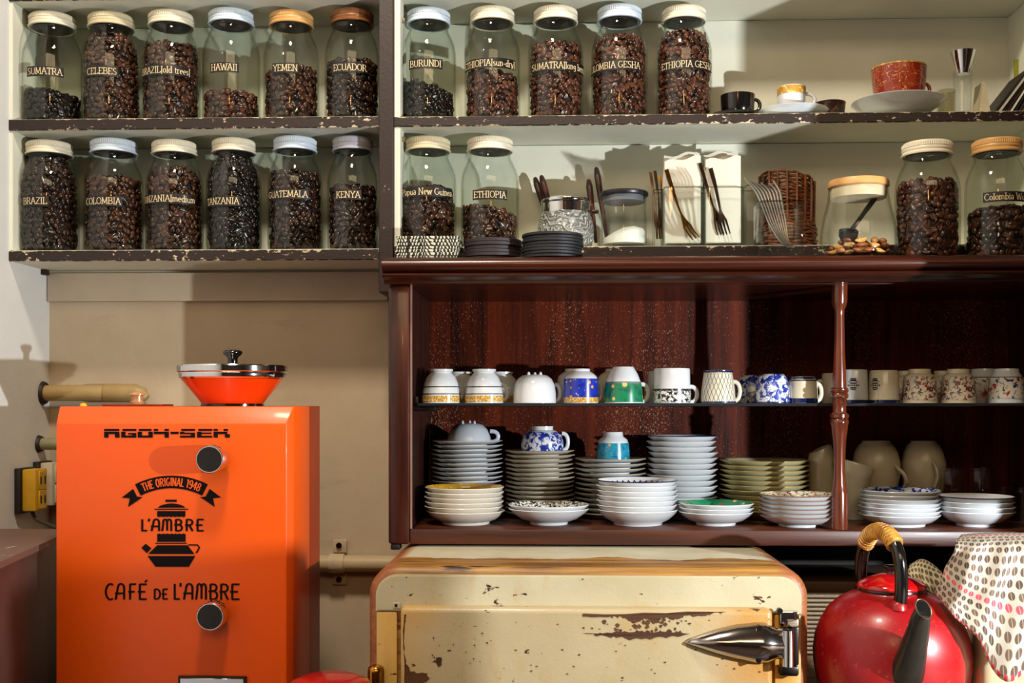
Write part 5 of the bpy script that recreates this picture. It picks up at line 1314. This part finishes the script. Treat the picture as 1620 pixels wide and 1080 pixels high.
k3 = stack(966, 112, 727, 12, YBK, 9, PORC, 'in the back stack under the turquoise cup', rimb=M('rim_grey', '#9a8f78', .3))
stack(1079, 110, 690, 14, YBK, 16, PORC, 'in the tallest back stack of plain white saucers', rimb=NAVY)
stack(1209, 140, 730, 11, YBK+.003, 15, IVORY, 'in the wide ivory back stack', rimb=M('rim_gold', '#c9a860', .25, .6))
YEL = pattern('ochre_inside', '#b08a20', [('#8a6a10', 'noise', 60, .5, .7), ('#d8b860', 'cell', 120, .84, .88)], .25)
stack(735, 125, 774, 6, YFR, 21, WARM, 'in the front stack with ochre inside at the left', .60, YEL)
stack(868, 128, 803, 2, YFR, 25, PORC, 'in the low front pair with black floral inside', .46, BW)
def zigzag():
    t = NT('zigzag_inside'); s = t.sep(t.coord()); ang = t.math('ARCTAN2', s[1], s[0]); rr = t.math('SQRT', t.math('ADD', t.math('MULTIPLY', s[0], s[0]), t.math('MULTIPLY', s[1], s[1])))
    w = t.math('ABSOLUTE', t.math('SUBTRACT', t.math('FRACT', t.math('MULTIPLY', ang, 36/(2*pi))), .5))
    d = t.math('ABSOLUTE', t.math('SUBTRACT', t.math('ADD', rr, t.math('MULTIPLY', w, .012)), .053))
    col = t.mix(t.step(d, .0016, .0009), lin('#d5d9dc'), lin('#15161c'))
    return t.fin(col, .2, 0, .3)
stack(1008, 127, 763, 7, YFR, 24, PORC, 'in the front stack with zigzag painted inside', .60, zigzag(), NAVY)
stack(1133, 118, 800, 3, YFR, 21, PORC, 'in the low front stack with green painted inside', .52, GRN)
stack(1263, 122, 786, 6, YFR-.014, 17, PORC, 'in the front stack with floral inside beside the baluster', .52, FLO, M('rim_brown', '#7a5a4a', .3))
stack(1423, 124, 779, 7, YFR, 18, PORC, 'in the front stack with blue rim right of the baluster', .62, BWIL)
stack(1543, 117, 789, 4, YFR, 24, PORC, 'in the plain front stack at the right', .5, None, NAVY)
upcup('upturned grey-white cup with small feet on a saucer stack', 742, YBK-.012, [(35, 699), (34, 690), (29, 678), (22, 671), (14, 668.5), (8, 668)], M('porcelain_grey', '#b9c0c8', .22, 0, .04, 60, 0, .35), k1[2], (), (34, 681, 698, 13, 5), nubs=(-2.3, -.85, 1.57))
upcup('upturned blue willow cup on a saucer stack', 858, YBK-.012, [(32, 716), (33, 708), (33, 698), (29, 688), (22, 682), (17, 680), (17, 674.5), (14, 674)], PORC, k2[2], [('willow_band', 714, 683, BWIL)], (32, 686, 713, 10, 10))
TURQ = pattern('turquoise_glaze', '#1d8aa8', [('#0f5a78', 'noise', 110, .5, .66), ('#c8a850', 'cell', 55, .86, .89), ('#7ac0cc', 'noise', 160, .6, .7)], .25)
upcup('upturned turquoise banded cup on a saucer stack', 970, YBK-.012, [(26, 728), (25.5, 715), (24, 700), (22.5, 695), (16, 690), (15, 683), (12, 682.5)], PORC, k3[2], [('turquoise_band', 727, 700, TURQ)])

# ------------------------------------------------------------------ jugs and glasses at the back right
def jug(label, cx, Y, prof, mat, shear=0, n=32, hnd=None, name='jug', knob=None):
    s = SCL(Y, cx); x = PX(cx, Y); zb = ZIB+.0004; yb = prof[0][1]; r = root(name, label, 'jug', (x, Y, zb))
    P = [(0, yb)]+prof+[(max(prof[-1][0]-3, 0), prof[-1][1]), (max(prof[-2][0]-3, 0), prof[-1][1]+10), (0, prof[-1][1]+14)]
    mb = MB().lathe([(a*s, zb+(yb-b)*s) for a, b in P], (0, 0, 0), n); H = (yb-prof[-1][1])*s
    mb.v = [(x+p[0], Y+p[1], p[2]+shear*p[0]*max(0, ((p[2]-zb)/H-.5)*2)) for p in mb.v]
    part(mb, 'jug_body', mat, r, 50)
    if hnd: part(MB().tube(spl([W(*q) for q in hnd], 6), .0026, 8, flat=1.4), 'handle', mat, r, 60)
    return r
CRM = M('jug_cream_glaze', '#b9ad90', .25, 0, .05, 40, 0, .3)
CRK = paint_worn('jug_crackle_cream', '#bfb193', '#6a5a48', .72, 90, .3, bump=.05)
jug('cream jug with slanted mouth behind the baluster', 1298, 1.822, [(18, 836), (21, 828), (22, 790), (21.5, 760), (20, 740), (17, 728)], CRM, .45, hnd=[(1316, 738, 1.815), (1326, 752, 1.812), (1327, 780, 1.812), (1318, 798, 1.815)])
jug('white faceted jug between baluster and blue rimmed saucers', 1350, 1.80, [(23, 836), (23, 820), (18, 817), (19, 806), (25, 775), (25.5, 771), (32, 752), (30, 747)], PORCC, -.28, 10)
jug('round cream pot upturned, left of the pair', 1386, 1.838, [(27, 836), (26, 815), (33, 790), (37, 768), (37, 752), (33, 735), (27, 724), (22, 720), (21, 717)], CRK, 0, name='cream_pot', hnd=[(1411, 728, 1.825), (1418, 738, 1.805), (1430, 750, 1.795), (1434, 762, 1.797), (1430, 772, 1.81)])
jug('round cream pot upturned, right of the pair', 1461, 1.838, [(26, 836), (25, 815), (31, 790), (34, 768), (34, 752), (30, 735), (25, 724), (20, 720), (19, 717)], CRK, 0, name='cream_pot', hnd=[(1472, 726, 1.812), (1480, 738, 1.796), (1483, 754, 1.794), (1478, 770, 1.80)])
for lb, cx, w, yt, Y in (('tall clear tumbler upturned beside the cream pots', 1506, 37, 739, 1.80), ('tall clear tumbler upturned, second from the pots', 1552, 39, 739, 1.80), ('short clear tumbler upturned near the right end', 1589, 30, 768, 1.815), ('short clear tumbler upturned at the right edge', 1618, 31, 770, 1.765)):
    tumbler('tumbler', lb, cx, Y, w, w+3, 0, ZIB+.0004, PZ(yt, Y, cx)-ZIB, upside=True)

# ------------------------------------------------------------------ red kettle
YK = 1.45; kx = PX(1410, YK); s = SCL(YK, 1410)
kt = root('kettle', 'round red enamel kettle with black handle and dark spout', 'kettle', (kx, YK, ZKT))
zk = lambda y: PZ(y, YK, 1410)
def kettlemat():
    t = NT('kettle_red_enamel'); v = t.coord()
    col = t.mix(t.step(t.noise(v, 7, 4), .3, .7), lin('#86080e'), lin('#a30d15'))
    col = t.mix(t.step(t.noise(v, 170, 4, .7), .60, .72), col, lin('#c8463e'))
    t.bump(t.noise(v, 300, 2), .05, .0005)
    return t.fin(col, .34, 0, .12)
KR = kettlemat()
pr = [(0, ZKT+.0003), (100*s, ZKT+.0003), (108*s, ZKT+.002), (115*s, zk(1077)), (119.5*s, zk(1052)), (120.5*s, zk(1030)), (117*s, zk(1005)), (109*s, zk(983)), (97*s, zk(963)), (82*s, zk(949)), (66*s, zk(940)), (55*s, zk(937)), (53*s, zk(933)), (0, zk(933))]
part(MB().lathe([(a, b) for a, b in pr], (kx, YK, 0), 56), 'kettle_body', KR, kt, 60)
part(MB().lathe([(0, zk(932.8)), (54*s, zk(932.8)), (55.5*s, zk(931)), (55*s, zk(928.5)), (0, zk(928.5))], (kx, YK, 0), 48), 'lid_seal', BLKC, kt, 50)
ld = part(MB().lathe([(0, zk(928.3)), (53*s, zk(928.3)), (53.5*s, zk(925.5)), (50*s, zk(921)), (36*s, zk(914)), (22*s, zk(909)), (14*s, zk(907)), (0, zk(906.5))], (kx, YK, 0), 48), 'lid', M('lid_red_enamel', '#b30c12', .15, 0, .04, 8, 0, .5), kt, 60)
part(MB().lathe([(0, zk(906.4)), (8*s, zk(906.4)), (7*s, zk(903)), (12*s, zk(899)), (12.5*s, zk(895.5)), (8*s, zk(893)), (0, zk(892.6))], (kx, YK, 0), 28), 'lid_knob', BLKC, ld, 60)
# spout
KS = M('spout_black_enamel', '#23221f', .28, .2, .3, 40, .1)
P = spl([W(1432, 1068, 1.372), W(1440, 1045, 1.352), W(1449, 1010, 1.336), W(1456, 980, 1.322), W(1461, 963, 1.314)], 5); n = len(P)
rad = [.0245-.0160*(i/(n-1))**.6 for i in range(n)]
mb = MB().tube(P, rad, 20, cap=False); ntp = 20
inn = MB().tube(P[-8:][::-1], [r_-.0012 for r_ in rad[-8:][::-1]], 20, cap=True)
k0 = len(mb.v); mb.add(inn.v, inn.f[:-2]+[inn.f[-1]])
mb.f += [(k0-20+i, k0-20+(i+1) % 20, k0+(i+1) % 20, k0+i) for i in range(20)]
yt_ = P[-1][1]
for i in list(range(k0-20, k0))+list(range(k0, k0+20)): mb.v[i] = (mb.v[i][0]-(mb.v[i][1]-yt_)*.15, mb.v[i][1], mb.v[i][2]+(mb.v[i][1]-yt_)*.75)
part(mb, 'spout', KS, kt, 60, fixn=True)
lip = [mb.v[k0-20+i] for i in range(20)]
part(MB().tube(lip+lip[:1], .0009, 6, cap=False), 'spout_lip', M('lip_bare_metal', '#8a7a62', .3, .9, .2, 80), kt, 60)
H_ = [(1424, 953, 1.392), (1426, 925, 1.388), (1424, 890, 1.390), (1418, 866, 1.398), (1407, 848, 1.414), (1393, 840, 1.436), (1379, 844, 1.462), (1369, 860, 1.484), (1363, 885, 1.496), (1362, 910, 1.500), (1366, 936, 1.500)]
HP = spl([W(*q) for q in H_], 6)
a_, b_ = 19, 43
part(MB().tube(HP, .0078, 14, flat=1.15), 'handle', BLKC, kt, 60)
def wrapmat():
    t = NT('handle_cane_wrap'); v = t.coord()
    col = t.mix(t.step(t.noise(v, 60, 4), .35, .65), lin('#9a6420'), lin('#dca84a'))
    return t.fin(col, .45)
WM = wrapmat()
wr = part(MB().tube(HP[a_:b_], .0098, 14, flat=1.1), 'cane_grip', WM, kt, 60, label='yellow cane wrapped grip')
fr_ = [HP[i] for i in range(a_, b_)]
mb = MB(); Q = []; m = 17; tot = (len(fr_)-1)
for i in range(m*12+1):
    f = i/(m*12)*tot; j = min(int(f), tot-1); g = f-j; p = fr_[j]*(1-g)+fr_[j+1]*g; d = fr_[j+1]-fr_[j]; d /= np.linalg.norm(d)
    u = np.cross(d, [1, 0, 0.]); u /= np.linalg.norm(u); w = np.cross(d, u); a = i/12*2*pi
    Q.append(p+.0101*(cos(a)*u+sin(a)*w))
part(MB().tube(Q, .0013, 5), 'cane_strand', WM, wr, 60)
x, y, z = W(1424, 955, 1.385)
part(MB().lathe([(0, .006), (.006, .005), (.0095, .001), (.0105, -.006), (0, -.006)], (x, y+.006, z-.002), 16), 'handle_mount', KR, kt, 60)

# ------------------------------------------------------------------ cream bin under the towel
bx0, bx1 = PX(1556, 1.40), .668
bxr = root('storage_box', 'cream box under the dotted towel', 'box', ((bx0+bx1)/2, 1.49, ZKT))
part(B(bx0, bx1, 1.404, 1.468, ZKT+.0003, 1.324, .012, 3), 'box_body', M('box_cream', '#c8b591', .4, 0, .06, 10), bxr, 40)
part(B(bx0+.003, bx1-.003, 1.408, 1.466, 1.3242, 1.3305, .003), 'box_lid', M('box_cream', '#c8b591', .4), bxr, 40)
def towel(name, label, net, nu, nv, base, rowcols, fold=.0022, sub=8, cols2=None):
    rows = [[np.array(W(*q)) for q in r_] for r_ in net]
    R1 = [spl(r_, sub) for r_ in rows]; R2 = [spl(c_, sub) for c_ in zip(*R1)]; G = list(zip(*R2))
    nr, ncl = len(G), len(G[0]); V = []; UV = []
    for i in range(nr):
        for k in range(ncl):
            p = np.array(G[i][k]); u, v = k/(ncl-1), i/(nr-1)
            p[1] -= fold*(.5+.5*sin(u*21+v*4))*min(1, v*2.2)+fold*.5*sin(v*17+u*9)*min(1, v*2)
            V.append(p); UV.append((u, v))
    mb = MB(); mb.grid([V[i*ncl:(i+1)*ncl] for i in range(nr)])
    t = NT(name+'_print'); uv = t.node('ShaderNodeUVMap').outputs[0]; s_ = t.sep(uv)
    U = t.math('MULTIPLY', s_[0], nu); Vv = t.math('MULTIPLY', s_[1], nv); row = t.math('FLOOR', Vv)
    U = t.math('ADD', U, t.math('MULTIPLY', t.math('FRACT', t.math('MULTIPLY', row, .5)), .6))
    fu = t.math('SUBTRACT', t.math('FRACT', U), .5); fv = t.math('SUBTRACT', t.math('FRACT', Vv), .5)
    dd = t.math('ADD', t.math('POWER', t.math('DIVIDE', t.math('ABSOLUTE', fu), .36), 2), t.math('POWER', t.math('DIVIDE', t.math('ABSOLUTE', fv), .37), 2))
    m_ = t.step(dd, 1.05, .85)
    slit = t.step(t.math('ABSOLUTE', t.math('SUBTRACT', fu, t.math('MULTIPLY', fv, .25))), .02, .05)
    rn = t.node('ShaderNodeTexWhiteNoise', {'Vector': t.node('ShaderNodeCombineXYZ', {0: t.math('FLOOR', U), 1: row}).outputs[0]}, noise_dimensions='2D').outputs[0]
    oc = t.mix(rn, lin('#453228'), lin('#75614f'))
    pk = t.math('MULTIPLY', 0, 0)
    for q in rowcols: pk = t.math('ADD', pk, t.math('COMPARE', row, q, .1), clamp=True)
    oc = t.mix(pk, oc, lin('#cf4a58')); oc = t.mix(t.math('MULTIPLY', t.math('SUBTRACT', 1, slit), .4), oc, lin('#d8cdb8'))
    cl = t.mix(m_, lin(base), oc)
    hem = t.math('MULTIPLY', t.step(s_[1], .975, .98), t.step(t.math('FRACT', t.math('MULTIPLY', s_[0], nu*1.6)), .45, .5))
    cl = t.mix(hem, cl, lin('#c23a4c'))
    t.bump(t.noise(uv, 300, 2), .3, .0006)
    mat = t.fin(cl, .85)
    o = single(mb, name, mat, label, 'towel', smooth=60, fixn=False)
    ul = o.data.uv_layers.new(name='UVMap')
    for lp in o.data.loops: ul.data[lp.index].uv = UV[lp.vertex_index]
    md = o.modifiers.new('thickness', 'SOLIDIFY'); md.thickness = .0014; md.offset = 1
    return o
towel('dish_towel', 'white dish towel printed with brown and pink bean ovals over the box',
    [[(1521, 845, 1.47), (1550, 843, 1.47), (1585, 842, 1.47), (1615, 842, 1.47), (1655, 843, 1.47)],
     [(1514, 851, 1.435), (1543, 849, 1.43), (1580, 848, 1.43), (1613, 848, 1.43), (1655, 848, 1.43)],
     [(1508, 862, 1.405), (1535, 867, 1.388), (1575, 868, 1.384), (1610, 866, 1.382), (1655, 868, 1.380)],
     [(1497, 890, 1.408), (1524, 908, 1.380), (1564, 922, 1.372), (1602, 926, 1.368), (1655, 930, 1.366)],
     [(1487, 914, 1.408), (1513, 942, 1.378), (1553, 965, 1.368), (1597, 990, 1.358), (1655, 985, 1.354)],
     [(1478, 937, 1.408), (1506, 972, 1.376), (1543, 1008, 1.366), (1590, 1077, 1.352), (1655, 1030, 1.348)]],
    14, 16, '#b5aea0', (2, 11), .007)
towel('checked_cloth', 'small yellowish checked cloth bunched behind the kettle',
    [[(1440, 892, 1.60), (1456, 884, 1.60), (1470, 888, 1.60), (1486, 900, 1.60)],
     [(1436, 902, 1.56), (1450, 898, 1.55), (1468, 903, 1.55), (1494, 912, 1.56)],
     [(1440, 918, 1.545), (1458, 922, 1.535), (1476, 932, 1.535), (1500, 938, 1.55)],
     [(1452, 935, 1.55), (1470, 948, 1.545), (1490, 965, 1.545), (1515, 975, 1.555)],
     [(1470, 985, 1.56), (1490, 1000, 1.556), (1510, 1015, 1.556), (1530, 1020, 1.56)]],
    9, 9, '#dccfa4', (), .004, 6)
